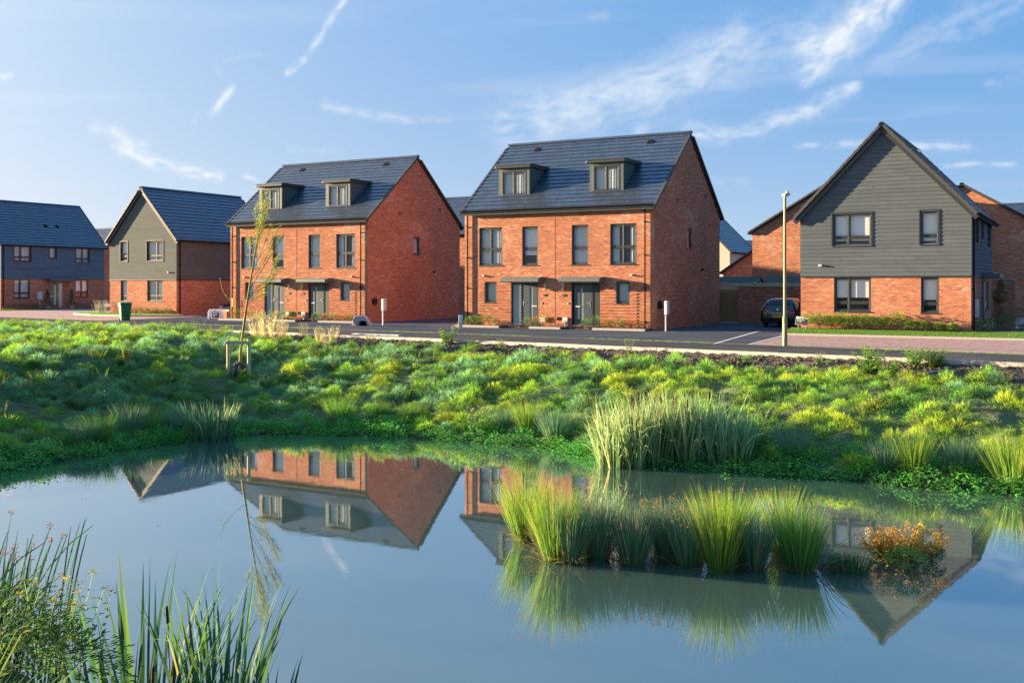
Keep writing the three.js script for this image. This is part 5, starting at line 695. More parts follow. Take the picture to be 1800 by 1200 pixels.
{ // lawn below the hedge of the boarded gable: a gentle ramp up to the wall
  const P = (r, b) => rel(D0, r, b), rise = (x, z) => { const b = -((x - D0[0]) * BX + (z - D0[1]) * BZ); return 0.28 - 0.2 * clamp(b / 1.55); };
  const strip = (b0, b1, y0, y1, r0, r1) => { const q = [P(r0, -b1), P(r1, -b1), P(r1, -b0), P(r0, -b0)], g = new THREE.BufferGeometry(); g.setAttribute('position', new THREE.Float32BufferAttribute([q[0][0], y1, q[0][1], q[1][0], y1, q[1][1], q[2][0], y0, q[2][1], q[0][0], y1, q[0][1], q[2][0], y0, q[2][1], q[3][0], y0, q[3][1]], 3)); g.computeVertexNormals(); return boxUV(g); };
  structure('lawn', strip(0, 1.55, 0.28, 0.08, -0.4, 16), lawnMat, 'mown lawn strip below the clipped hedge');
  structure('lawn_edge', merge([strip(1.55, 1.67, 0.085, 0.085, -0.4, 16), strip(1.67, 1.672, 0.085, -0.02, -0.4, 16)]), MAT.kerb, 'pale kerb in front of the lawn');
  structure('garden_soil', strip(-9, 0, 0.05, 0.28, 6.95, 16), MAT.soil, 'planted ground beside the boarded gable');
  lawnOver([P(-0.35, -1.52), P(16, -1.52), P(16, -0.35), P(-0.35, -0.35)], 0, 0.11, 71, rise);
  // lawn of the far boarded gable
  const Q = [[-31.8, -77.0], [-31.2, -74.6], [-28.9, -71.8], [-25.9, -69.7], [-23.2, -68.9], [-22.3, -69.4], [-22.3, -71.3], [-28.4, -74.7], [-30.8, -77.6]], mid = [-27, -72.6], inn = Q.map(([x, z]) => [lerp(x, mid[0], 0.05), lerp(z, mid[1], 0.05)]);
  sheet('lawn_edge', Q, 0.10, MAT.kerb, 'pale kerb round the rounded lawn', 0.12); sheet('lawn', inn, 0.112, lawnMat, 'rounded lawn in front of the sunlit boarded gable'); lawnOver(inn, 0.11, 0.16, 72);
  const EL = [rel([0, 0], 0, 0)]; const eP = (t, n) => [E0[0] - t * BX + n * RX, E0[1] - t * BZ + n * RZ]; const lw = [eP(-0.5, 0.4), eP(4.2, 0.4), eP(4.2, 1.8), eP(-0.5, 1.6)], lw2 = [eP(6.2, 0.4), eP(12, 0.4), eP(12, 2.0), eP(6.2, 1.9)];
  sheet('lawn', lw, 0.06, lawnMat, 'shaded lawn patch right of the far left door'); sheet('lawn', lw2, 0.06, lawnMat, 'shaded lawn patch left of the far left door'); lawnOver(lw, 0.06, 0.2, 73); lawnOver(lw2, 0.06, 0.2, 74);
  // beds with pale edging in front of the brick pairs
  for (const [C, nm] of [[A0, 'left'], [B0, 'right']]) for (const [a, b] of [[-10.2, -7.75], [-5.95, -4.4], [-2.6, -0.1]]) { const g = sheet('planting_bed', [rel(C, a, -0.02), rel(C, b, -0.02), rel(C, b, -0.95), rel(C, a, -0.95)], 0.09, MAT.soil, `soil bed below the ${nm} brick pair`, 0.1); sheet('bed_edging', [rel(C, a - 0.06, -0.95), rel(C, b + 0.06, -0.95), rel(C, b + 0.06, -1.07), rel(C, a - 0.06, -1.07)], 0.11, MAT.kerb, `pale edging of a bed below the ${nm} brick pair`, 0.12); }
}
// ---------------------------------------------------------------- shrubs
function shrubGeo(seed, w, h, n, ls, c, c2) { const r = rnd(seed), L = new Leaves(); for (let s = 0; s < 14; s++) { const a = r() * 6.28; L.blade(0, -0.03, 0, a, h * (0.6 + 0.3 * r()), 0.012, 0.2 + 0.5 * r(), 0.2, [0.08, 0.06, 0.03], [0.07, 0.09, 0.03], 2, 0, true); }
  for (let i = 0; i < n; i++) { const a = r() * 6.28, u = Math.acos(1 - r() * 1.15), q = (0.55 + 0.45 * Math.pow(r(), 0.6)) * (0.82 + 0.3 * vnoise(a * 2 + seed, u * 3)), x = Math.sin(u) * Math.sin(a) * w / 2 * q, z = Math.sin(u) * Math.cos(a) * w / 2 * q, y = h * 0.42 + Math.cos(u) * h * 0.56 * q; L.leaf(x, Math.max(0.01, y), z, a + (r() - 0.5) * 1.6, 0.9 - u * 0.6 + (r() - 0.5) * 0.8, ls * (0.7 + 0.6 * r()), ls * 0.42, vary(r() < 0.75 ? c : c2, r, 0.3)); } return L.done(); }
const G1 = [0.085, 0.165, 0.025], G2 = [0.13, 0.19, 0.03], O1 = [0.30, 0.115, 0.025], O2 = [0.20, 0.15, 0.03], DG = [0.035, 0.075, 0.03], BG = [0.045, 0.085, 0.055];
function shrub(name, label, x, y, z, w, h, n, ls, c, c2, group, cat = 'shrub') { const g = tag(thing(name, x, y, z), label, cat, group); mesh('foliage', shrubGeo(Math.round(Math.abs(x * 91 + z * 37)) + 1, w, h, n, ls, c, c2), LEAF, g); return g; }
function faceR(C, px, out) { const o = rel(C, 0, -out), k = (px - 900) / 1845, d0 = -o[1]; return (k * d0 - o[0]) / (RX + k * RZ); }
const nth = ['first', 'second', 'third', 'fourth', 'fifth', 'sixth', 'seventh', 'eighth', 'ninth', 'tenth'];
const bed = (C, where, list, group) => list.forEach(([px, size, kind], i) => { const r = faceR(C, px, 0.55), p = rel(C, r, -0.55); shrub('garden_shrub', `${kind ? 'orange' : 'green'} low shrub, ${nth[i]} from left, bed ${where}`, p[0], 0.07, p[1], size, size * 0.95, 190, 0.085, kind ? O1 : G1, kind ? O2 : G2, group); });
bed(B0, 'left of the doors, right brick pair', [[824, 0.5, 0], [835, 0.55, 0], [849, 0.6, 0], [861, 0.6, 0], [873, 0.35, 0]], 'shrubs below the right brick pair');
bed(B0, 'between the doors, right brick pair', [[927, 0.5, 0], [941, 0.55, 1], [953, 0.6, 0], [967, 0.6, 1]], 'shrubs below the right brick pair');
bed(B0, 'right of the doors, right brick pair', [[1030, 0.5, 0], [1048, 0.65, 0], [1065, 0.4, 1], [1074, 0.4, 0], [1088, 0.5, 0], [1095, 0.4, 0], [1107, 0.45, 1], [1122, 0.5, 1]], 'shrubs below the right brick pair');
bed(A0, 'left of the doors, left brick pair', [[408, 0.55, 1], [416, 0.6, 0], [431, 0.55, 1], [446, 0.45, 0], [456, 0.4, 0]], 'shrubs below the left brick pair');
bed(A0, 'between the doors, left brick pair', [[478, 0.5, 0], [485, 0.6, 1], [494, 0.6, 0], [504, 0.65, 0], [514, 0.5, 0]], 'shrubs below the left brick pair');
bed(A0, 'right of the doors, left brick pair', [[556, 0.55, 0], [570, 0.45, 1], [584, 0.45, 0], [594, 0.4, 1], [605, 0.45, 1], [616, 0.45, 0]], 'shrubs below the left brick pair');
[[1419, .75], [1441, .8], [1461, .75], [1481, .85], [1501, .75], [1524, .8], [1548, .7], [1578, .9], [1602, .5], [1625, .45], [1650, .4], [1676, .4]].forEach(([px, s], i) => { const r = faceR(D0, px, 0.4), p = rel(D0, r, -0.35); shrub('hedge_shrub', `yellow green hedge shrub below the boarded gable, ${['first', 'second', 'third', 'fourth', 'fifth', 'sixth', 'seventh', 'eighth', 'ninth', 'tenth', 'eleventh', 'twelfth'][i]} from the left`, p[0], 0.24, p[1], s, s * 0.85, 420, 0.10, [0.12, 0.185, 0.025], [0.17, 0.20, 0.03], 'hedge shrubs below the boarded gable'); });
[[227, .5], [240, .5], [252, .55], [263, .5], [275, .5], [287, .5], [297, .45]].forEach(([px, s], i) => { const r = faceR(C0, px, 0.4), p = rel(C0, r, -0.4); shrub('garden_shrub', `small bushy plant by the wall of the sunlit gable, ${nth[i]} from the left`, p[0], 0.1, p[1], s, s, 130, 0.1, [0.11, 0.13, 0.03], [0.2, 0.13, 0.05], 'plants below the sunlit boarded gable'); });
{ const p = rel(C0, -6.9, -0.5), L = new Leaves(), r = rnd(93); for (let i = 0; i < 90; i++) { const a = r() * 6.28, e = L.blade(Math.sin(a) * r() * 0.5, 0, Math.cos(a) * r() * 0.3, a, 0.5 + 0.5 * r(), 0.014, 0.05 + 0.25 * r(), 0.15, [0.10, 0.13, 0.05], [0.16, 0.14, 0.10], 3, 0.5); for (let k = 0; k < 4; k++) L.leaf(e[0], e[1] - k * 0.05, e[2], r() * 6.28, 0.6, 0.05, 0.03, vary([0.50, 0.30, 0.38], r)); } mesh('foliage', L.done(), LEAF, tag(thing('flowering_plant', p[0], 0.1, p[1]), 'pink flowering plants at the left corner of the sunlit gable', 'plant')); }
for (const [t, side] of [[6.45, 'left'], [3.95, 'right']]) { const L = new Leaves(), r = rnd(t * 100); for (let i = 0; i < 700; i++) { const y = r() * 1.5, w = 0.36 * (1 - y / 1.55) * (0.85 + 0.15 * r()), a = r() * 6.28; L.leaf(Math.sin(a) * w, 0.18 + y, Math.cos(a) * w, a, 0.9, 0.09, 0.04, vary([0.028, 0.055, 0.022], r)); } const x = E0[0] - t * BX + 0.55 * RX, z = E0[1] - t * BZ + 0.55 * RZ, g = tag(thing('topiary_cone', x, 0, z), `dark clipped cone shrub on the ${side} of the far left door`, 'shrub', 'clipped cones by the far left door'); mesh('foliage', L.done(), LEAF, g); mesh('pot', new THREE.CylinderGeometry(0.22, 0.16, 0.3, 14).translate(0, 0.15, 0), MAT.concrete, g); }
for (let i = 0; i < 8; i++) { const t = [10.2, 9.4, 8.6, 7.9, 7.2, 3.2, 2.2, 1.0][i], x = E0[0] - t * BX + 0.5 * RX, z = E0[1] - t * BZ + 0.5 * RZ; shrub('garden_shrub', `dusky low plant under the windows of the far left house, ${nth[i]} from the left`, x, 0.02, z, 0.85, 0.5, 140, 0.1, [0.06, 0.075, 0.035], [0.10, 0.06, 0.05], 'plants below the far left house'); }
[[7.35, 0.4, 0.8, 0.6, 'dark bush at the foot of the downpipe right of the boarded gable'], [8.0, 1.6, 1.0, 0.8, 'broad green bush in front of the short brick wall'], [8.7, 4.6, 1.3, 1.3, 'tall loose bush against the short brick wall'], [9.6, 2.8, 1.2, 0.9, 'spreading bush at the right edge behind the lawn'], [10.3, 5.2, 1.6, 1.6, 'large dark bush in front of the silver car'], [8.9, 0.9, 0.9, 0.45, 'low grey green ground plant behind the lawn edge']].forEach(([r, b, w, h, label], i) => { const p = rel(D0, r, b); shrub('garden_bush', label, p[0], 0.15, p[1], w, h, 420, 0.1, i % 2 ? BG : DG, G1, null); });
{ const p = rel(D0, 7.55, 4.3); shrub('basket_plant', 'dark trailing plant filling the wicker hanging basket', p[0], 1.58, p[1], 0.7, 0.3, 220, 0.08, DG, BG, null, 'plant'); const q = rel(D0, 7.5, 3.3); shrub('potted_plant', 'dark potted plant below the hanging basket', q[0], 0.3, q[1], 0.6, 0.55, 220, 0.08, DG, [0.06, 0.05, 0.09], null, 'plant'); }
{ const p = rel(D0, 7.15, 9.85), L = new Leaves(), r = rnd(61); for (let i = 0; i < 260; i++) { const y = r() * 2.1, w = (r() - 0.5) * (0.2 + 0.35 * (1 - y / 2.2)); L.leaf(w + 0.08 * Math.sin(y * 4), y, 0.03 + r() * 0.08, r() * 6.28, (r() - 0.5) * 1.5, 0.08, 0.05, vary(DG, r)); } const g = tag(thing('climbing_plant', p[0], 0.2, p[1], -HOUSE_TURN), 'dark climbing plant on the short brick wall', 'plant'); mesh('foliage', L.done(), LEAF, g); mesh('stem', merge([tube([[0, -0.1, 0.03], [0.05, 0.7, 0.04], [-0.04, 1.3, 0.04], [0.03, 2.0, 0.04]], 0.012)]), MAT.timber, g); }

const tallWeed = herb(81, 16, 0.62, 0.15, 0.062, [0.085, 0.175, 0.025], [0.14, 0.215, 0.03], 17), seedWeed = herb(82, 16, 0.5, 0.10, 0.032, [0.11, 0.16, 0.055], [0.21, 0.20, 0.09], 14);
// ---------------------------------------------------------------- weeds that stand out along the bank top
[[1530, 655, 0.95, 0, 'tall leafy weed at the bank top, right of the lamp post'], [1562, 668, 0.8, 0, 'bushy weed just below the tall weed right of the lamp post'], [1608, 645, 0.75, 0, 'leafy weed at the edging between two lower weeds on the right'], [1645, 645, 0.7, 0, 'spiky green weed close to the edging on the far right'], [1578, 690, 0.75, 2, 'grey green seeding weed below the leafy weeds on the right'], [1722, 668, 0.6, 2, 'pale seeding weed on bare soil at the right'], [1770, 676, 0.6, 2, 'pale weed on bare soil nearest the right edge'], [1310, 640, 0.5, 1, 'green weed on the bare soil left of the lamp post'], [1440, 640, 0.6, 2, 'yellowish weed on the soil right below the lamp post'], [786, 605, 0.8, 0, 'bright leafy weed at the edging below the white marker post'], [830, 608, 0.55, 1, 'small bright weed beside the edging left of the right brick pair'], [880, 612, 0.6, 2, 'straggling weed on the soil below the right brick pair'], [650, 603, 0.6, 2, 'yellow green weed on the soil below the white board'], [22, 582, 0.8, 0, 'leafy weed at the edging nearest the left edge'], [60, 583, 0.6, 1, 'dark leafy weed at the edging near the left edge'], [130, 588, 0.6, 0, 'leafy weed at the edging left of the green bin'], [215, 640, 0.5, 3, 'broad leaved rosette on the shaded bank at the left'], [925, 645, 0.6, 3, 'broad leaved dock plant in the middle of the bank']].forEach(([px, py, s, v, label], i) => { const [x, y, z] = marchGround(px, py), g = tag(thing('weed', x, y, z, i * 1.3), label, 'weed', 'weeds standing out on the bank'); const m = mesh('foliage', [tallWeed, herbs[1], seedWeed, herbs[3]][v], LEAF, g); m.scale.setScalar(v % 2 ? s * 2.1 : s * 1.5); });
[[452, 598, 1.1], [468, 598, 1.25], [484, 600, 1.1], [560, 604, 0.7]].forEach(([px, py, s], i) => { const [x, y, z] = marchGround(px, py), g = tag(thing('straw_grass', x, y, z, i), `${['left', 'middle', 'right', 'small separate'][i]} clump of straw coloured grass right of the willow stake frame`, 'grass clump', 'straw coloured grass clumps'); const m = mesh('blades', dryGrass, LEAF, g); m.scale.setScalar(s * 1.25); });

// ---------------------------------------------------------------- rushes
function rushGeo(seed, n, R, h, lean, c0, c1, tip, w = 0.0075) { const r = rnd(seed), L = new Leaves(); for (let i = 0; i < n; i++) { const a = r() * 6.283, q = Math.sqrt(r()) * R, hh = h * (0.55 + 0.45 * Math.pow(r(), 0.6)), dry = r() < 0.05; const e = L.blade(Math.sin(a) * q, -0.08, Math.cos(a) * q, a + (r() - 0.5) * 0.7, hh, w * (0.75 + 0.5 * r()), (q / R) * lean * (0.5 + 0.7 * r()) + 0.03, 0.12 + 0.28 * r() * r(), vary(dry ? [0.22, 0.15, 0.05] : c0, r), vary(dry ? [0.3, 0.18, 0.06] : c1, r), 4, (r() - 0.5) * 3); if (tip && r() < tip * 0.45) for (let k = 0; k < 5; k++) L.leaf(e[0] + (r() - 0.5) * 0.03, e[1] - 0.06 - r() * 0.05, e[2] + (r() - 0.5) * 0.03, r() * 6.28, r(), 0.03, 0.014, vary([0.26, 0.11, 0.03], r)); } for (let i = 0; i < n * 0.16; i++) { const a = r() * 6.283, q = Math.sqrt(r()) * R * 1.25; L.blade(Math.sin(a) * q, -0.03, Math.cos(a) * q, a + (r() - 0.5) * 2, h * (0.12 + 0.34 * r()), w, 0.2 + 0.9 * r(), 0.4 + 1.2 * r(), vary([0.075, 0.055, 0.022], r), vary([0.13, 0.095, 0.035], r), 3, r() * 2); } return L.done(); }
const YG = [[0.045, 0.115, 0.012], [0.120, 0.180, 0.016]], GR = [[0.035, 0.100, 0.016], [0.070, 0.155, 0.022]], BL = [[0.036, 0.095, 0.040], [0.062, 0.122, 0.072]];
function rush(label, x, y, z, n, R, h, lean, cs, tip, group) { const g = tag(thing('rush_clump', x, y, z), label, 'rush', group); mesh('stems', rushGeo(Math.round(Math.abs(x * 131 + z * 57)), n, R, h, lean, cs[0], cs[1], tip), REED, g); return g; }
const wat = (px, py) => spot(px, py, WATER_Y);
[[176, 782, .34, .75, GR, 'bright green rush clump near the left edge of the far shore'], [146, 785, .26, .62, BL, 'grey green rush clump at the left end of the far shore'], [228, 768, .26, .85, BL, 'slim blue green rush clump left of the sword leaved clump'], [265, 765, .32, .7, GR, 'green rush clump beside the slim blue green one'], [302, 762, .32, .65, BL, 'grey green rush clump behind the cress cushion'], [595, 742, .36, .75, GR, 'bright fan of rushes on the far shore right of the willow'], [663, 735, .26, .5, GR, 'small green rush tuft below the white board'], [717, 742, .28, .5, GR, 'small dark green rush tuft left of the pink flowers'], [885, 755, .3, .6, BL, 'grey rush clump left of the bright upright one'], [927, 757, .32, .8, YG, 'bright upright rush clump on the middle far shore'], [977, 775, .34, .85, BL, 'blue grey fan of rushes left of the reed bed'], [1395, 800, .4, .65, BL, 'dark grey green rush clump right of the reed bed'], [1555, 825, .35, .65, BL, 'grey rush clump left of the bright one on the right shore'], [1605, 830, .34, .8, YG, 'bright green rush clump on the right shore'], [1690, 825, .35, .65, BL, 'grey green rush clump between two bright ones on the right'], [1785, 850, .5, 1.0, YG, 'big bright rush clump at the right edge of the far shore']].forEach(([px, py, R, h, cs, label]) => { const [x, y, z] = marchGround(px, py); rush(label, x, y, z, 420, R * 0.6, h * 1.3, 0.5, cs, cs === YG ? 0.06 : 0, 'rush clumps on the far shore'); });
[[925, 950, .24, 1.22, YG, .25, 'leftmost yellow green rush clump of the island, set back'], [978, 985, .27, 1.30, YG, .25, 'tall yellow green rush clump second from the left of the island'], [1003, 988, .2, 1.12, BL, 0, 'blue green rush clump in front of the tall yellow one'], [1048, 982, .26, 1.18, BL, .1, 'blue green rush clump third group from the left of the island'], [1113, 990, .25, 1.02, BL, .1, 'grey green rush clump left of the island gap'], [1172, 985, .2, 1.05, BL, .35, 'pale rush clump with brown tips in the island middle'], [1208, 994, .23, 1.08, BL, .3, 'grey green rush clump left of the bright middle one'], [1265, 1002, .28, 1.35, YG, .15, 'bright green rush clump in the middle of the island'], [1290, 985, .22, 1.15, GR, .1, 'green rush clump behind the bright middle one'], [1325, 1000, .22, 1.0, BL, 0, 'dark blue green rush clump right of the bright middle one'], [1378, 975, .24, 1.15, YG, .12, 'yellow green rush clump set back on the island right'], [1408, 1002, .30, 1.12, GR, .1, 'rightmost green rush clump of the island with arching stems']].forEach(([px, py, R, h, cs, tip, label]) => { const [x, z] = wat(px, py); rush(label, x, WATER_Y, z, 600, R * 0.60, h * 1.03, 0.36, cs, tip, 'rush clumps of the island in the pond'); });
{ // arching loose stems, the low dark clump and the orange dock on the island's right end
  const [x, z] = wat(1440, 1000), L = new Leaves(), r = rnd(87); for (let i = 0; i < 26; i++) L.blade((r() - 0.5) * 0.2, 0, (r() - 0.5) * 0.2, 1.1 + (r() - 0.5) * 2.2, 0.6 + 0.5 * r(), 0.012, 0.6 + 0.4 * r(), 1.2, [0.07, 0.12, 0.06], [0.12, 0.18, 0.12], 5, 0.4); mesh('stems', L.done(), REED, tag(thing('arching_rush', x, WATER_Y, z), 'loose arching rush stems spilling over the water right of the island', 'rush'));
  const [dx, dz] = wat(1495, 1003); const low = tag(thing('low_sedge', dx, WATER_Y, dz), 'low dark green sedge cushion between rushes and orange dock', 'sedge'); mesh('blades', rushGeo(5, 420, 0.22, 0.4, 0.5, [0.02, 0.055, 0.018], [0.035, 0.085, 0.02], 0), REED, low);
  const [ox, oz] = wat(1588, 982), dock = new Leaves(); for (let s = 0; s < 52; s++) { const a = r() * 6.28, q = Math.sqrt(r()), h = (0.30 + 0.36 * r()) * (1 - 0.35 * q), bx = Math.sin(a) * q * 0.30, bz = Math.cos(a) * q * 0.18, ln = 0.15 + 0.55 * q * r(); dock.blade(bx, 0, bz, a, h, 0.009, ln, 0.3, [0.14, 0.09, 0.02], [0.24, 0.11, 0.02], 3, 0.4, true); for (let k = 0; k < 34; k++) { const t = Math.pow(r(), 0.6), th = ln + 0.2 * t, cc = t < 0.36 ? (r() < 0.7 ? [0.075, 0.125, 0.02] : [0.2, 0.15, 0.02]) : r() < 0.62 ? [0.42, 0.170, 0.020] : r() < 0.5 ? [0.33, 0.24, 0.022] : [0.40, 0.12, 0.035]; dock.leaf(bx + Math.sin(th) * Math.sin(a) * h * t + (r() - 0.5) * 0.10, Math.max(0.02, Math.cos(th) * h * t + (r() - 0.5) * 0.05), bz + Math.sin(th) * Math.cos(a) * h * t + (r() - 0.5) * 0.10, r() * 6.28, (r() - 0.3) * 1.6, (t < 0.45 ? 0.09 : 0.045) * (0.7 + 0.6 * r()), t < 0.45 ? 0.035 : 0.024, vary(cc, r)); } }
  mesh('foliage', dock.done().scale(1.35, 1.12, 1.25), LEAF, tag(thing('dock_plant', ox, WATER_Y, oz), 'orange and rust coloured dock plant standing in the pond', 'plant'));
  const [gx, gz] = wat(1597, 1003); shrub('water_plant', 'bright green feathery plant at the foot of the orange dock', gx, WATER_Y - 0.02, gz, 0.6, 0.34, 420, 0.05, [0.035, 0.14, 0.025], [0.05, 0.17, 0.03], null, 'plant'); const [hx, hz] = wat(1640, 985); shrub('water_plant', 'small dark green plant right of the orange dock', hx, WATER_Y - 0.02, hz, 0.36, 0.26, 200, 0.05, [0.025, 0.08, 0.025], [0.035, 0.11, 0.03], null, 'plant');
  for (const [px, py, k] of [[943, 958, 'left'], [1075, 975, 'middle'], [1148, 985, 'right']]) { const [rx, rz] = wat(px, py); shrub('reddish_plant', `russet water plant between the island rushes, ${k} one of three`, rx, WATER_Y, rz, 0.36, 0.5, 200, 0.05, [0.20, 0.075, 0.03], [0.14, 0.12, 0.03], 'russet plants on the island', 'plant'); }
}
// sword leaved clump and the big reed bed on the far shore
function swords(L, r, x, z, n, R, h, w, lean, c0, c1, bendy) { for (let i = 0; i < n; i++) { const a = r() * 6.283, q = Math.sqrt(r()) * R, hh = h * (0.5 + 0.5 * r()), dry = r() < 0.07; L.blade(x + Math.sin(a) * q, -0.1, z + Math.cos(a) * q, a + (r() - 0.5) * 1.5, hh, w * (0.7 + 0.5 * r()), lean * (0.2 + r()), r() < bendy ? 1.2 + 1.2 * r() : 0.1 + 0.25 * r(), vary(dry ? [0.25, 0.19, 0.08] : c0, r), vary(dry ? [0.42, 0.32, 0.15] : c1, r), 6, (r() - 0.5) * 2.5); } }
{ const [x, y, z] = marchGround(372, 772), L = new Leaves(), r = rnd(140); swords(L, r, 0, 0, 230, 0.55, 1.25, 0.032, 0.3, [0.03, 0.075, 0.035], [0.05, 0.105, 0.052], 0.12); mesh('leaves', L.done(), REED, tag(thing('iris_clump', x, y, z), 'sword leaved iris clump at the water edge below the willow', 'iris')); }
{ const o = wat(1190, 818), t = tag(thing('reed_bed', o[0], WATER_Y, o[1]), 'large reed bed of tall cattails on the far shore behind the island', 'reeds'), r = rnd(150), L = new Leaves();
  for (let k = 0; k < 120; k++) { const u = (r() - 0.5) * 3.3, v = (r() - 0.5) * 1.3 - 0.25, e = 1 - 0.16 * Math.abs(u / 1.5); swords(L, r, u, v + u * 0.05, 24, 0.16, 2.05 * e * (0.66 + 0.42 * r()), 0.034, 0.26, [0.055, 0.115, 0.04], u > 0.5 ? [0.120, 0.190, 0.095] : [0.150, 0.190, 0.078], u < -1.1 ? 0.3 : 0.1); }
  const lv = mesh('leaves', L.done(), REED, t); lv.userData.kind = 'stuff';
  for (let k = 0; k < 14; k++) { const u = (r() - 0.5) * 2.4, v = (r() - 0.5) * 0.9, h = 1.2 + 0.4 * r(); mesh('seed_head', merge([place(new THREE.CapsuleGeometry(0.016, 0.16, 4, 8), u, h, v, 0, 0, 0.06), rod([u, 0, v], [u, h, v], 0.005, 0.005, 5)]), std([0.10, 0.05, 0.025], 0.95), t); } }
{ const [x, y, z] = marchGround(282, 776); const c = tag(thing('cress_cushion', x, y, z), 'dense bright green cress cushion left of the iris clump', 'plant'); mesh('foliage', mat(301, 900, 0.62, 0.42, 0.06, [0.032, 0.15, 0.024]), LEAF, c); }
{ const [x, y, z] = marchGround(842, 758), L = new Leaves(), r = rnd(171); for (let s = 0; s < 40; s++) { const a = r() * 6.28, h = 0.35 + 0.3 * r(), bx = (r() - 0.5) * 0.6, bz = (r() - 0.5) * 0.3; const e = L.blade(bx, 0, bz, a, h, 0.01, 0.2, 0.1, [0.05, 0.10, 0.03], [0.07, 0.12, 0.04], 3, 0.3, true); for (let k = 0; k < 5; k++) L.leaf(e[0], e[1] - r() * h * 0.7, e[2], r() * 6.28, 0.3, 0.09, 0.035, vary([0.05, 0.12, 0.03], r)); if (r() < 0.6) for (let k = 0; k < 5; k++) L.leaf(e[0] + (r() - 0.5) * 0.05, e[1] + r() * 0.03, e[2] + (r() - 0.5) * 0.05, r() * 6.28, r(), 0.035, 0.025, vary([0.46, 0.24, 0.36], r)); } mesh('foliage', L.done(), LEAF, tag(thing('flowering_plant', x, y, z), 'plant with small pink flowers at the middle of the far shore', 'plant')); }

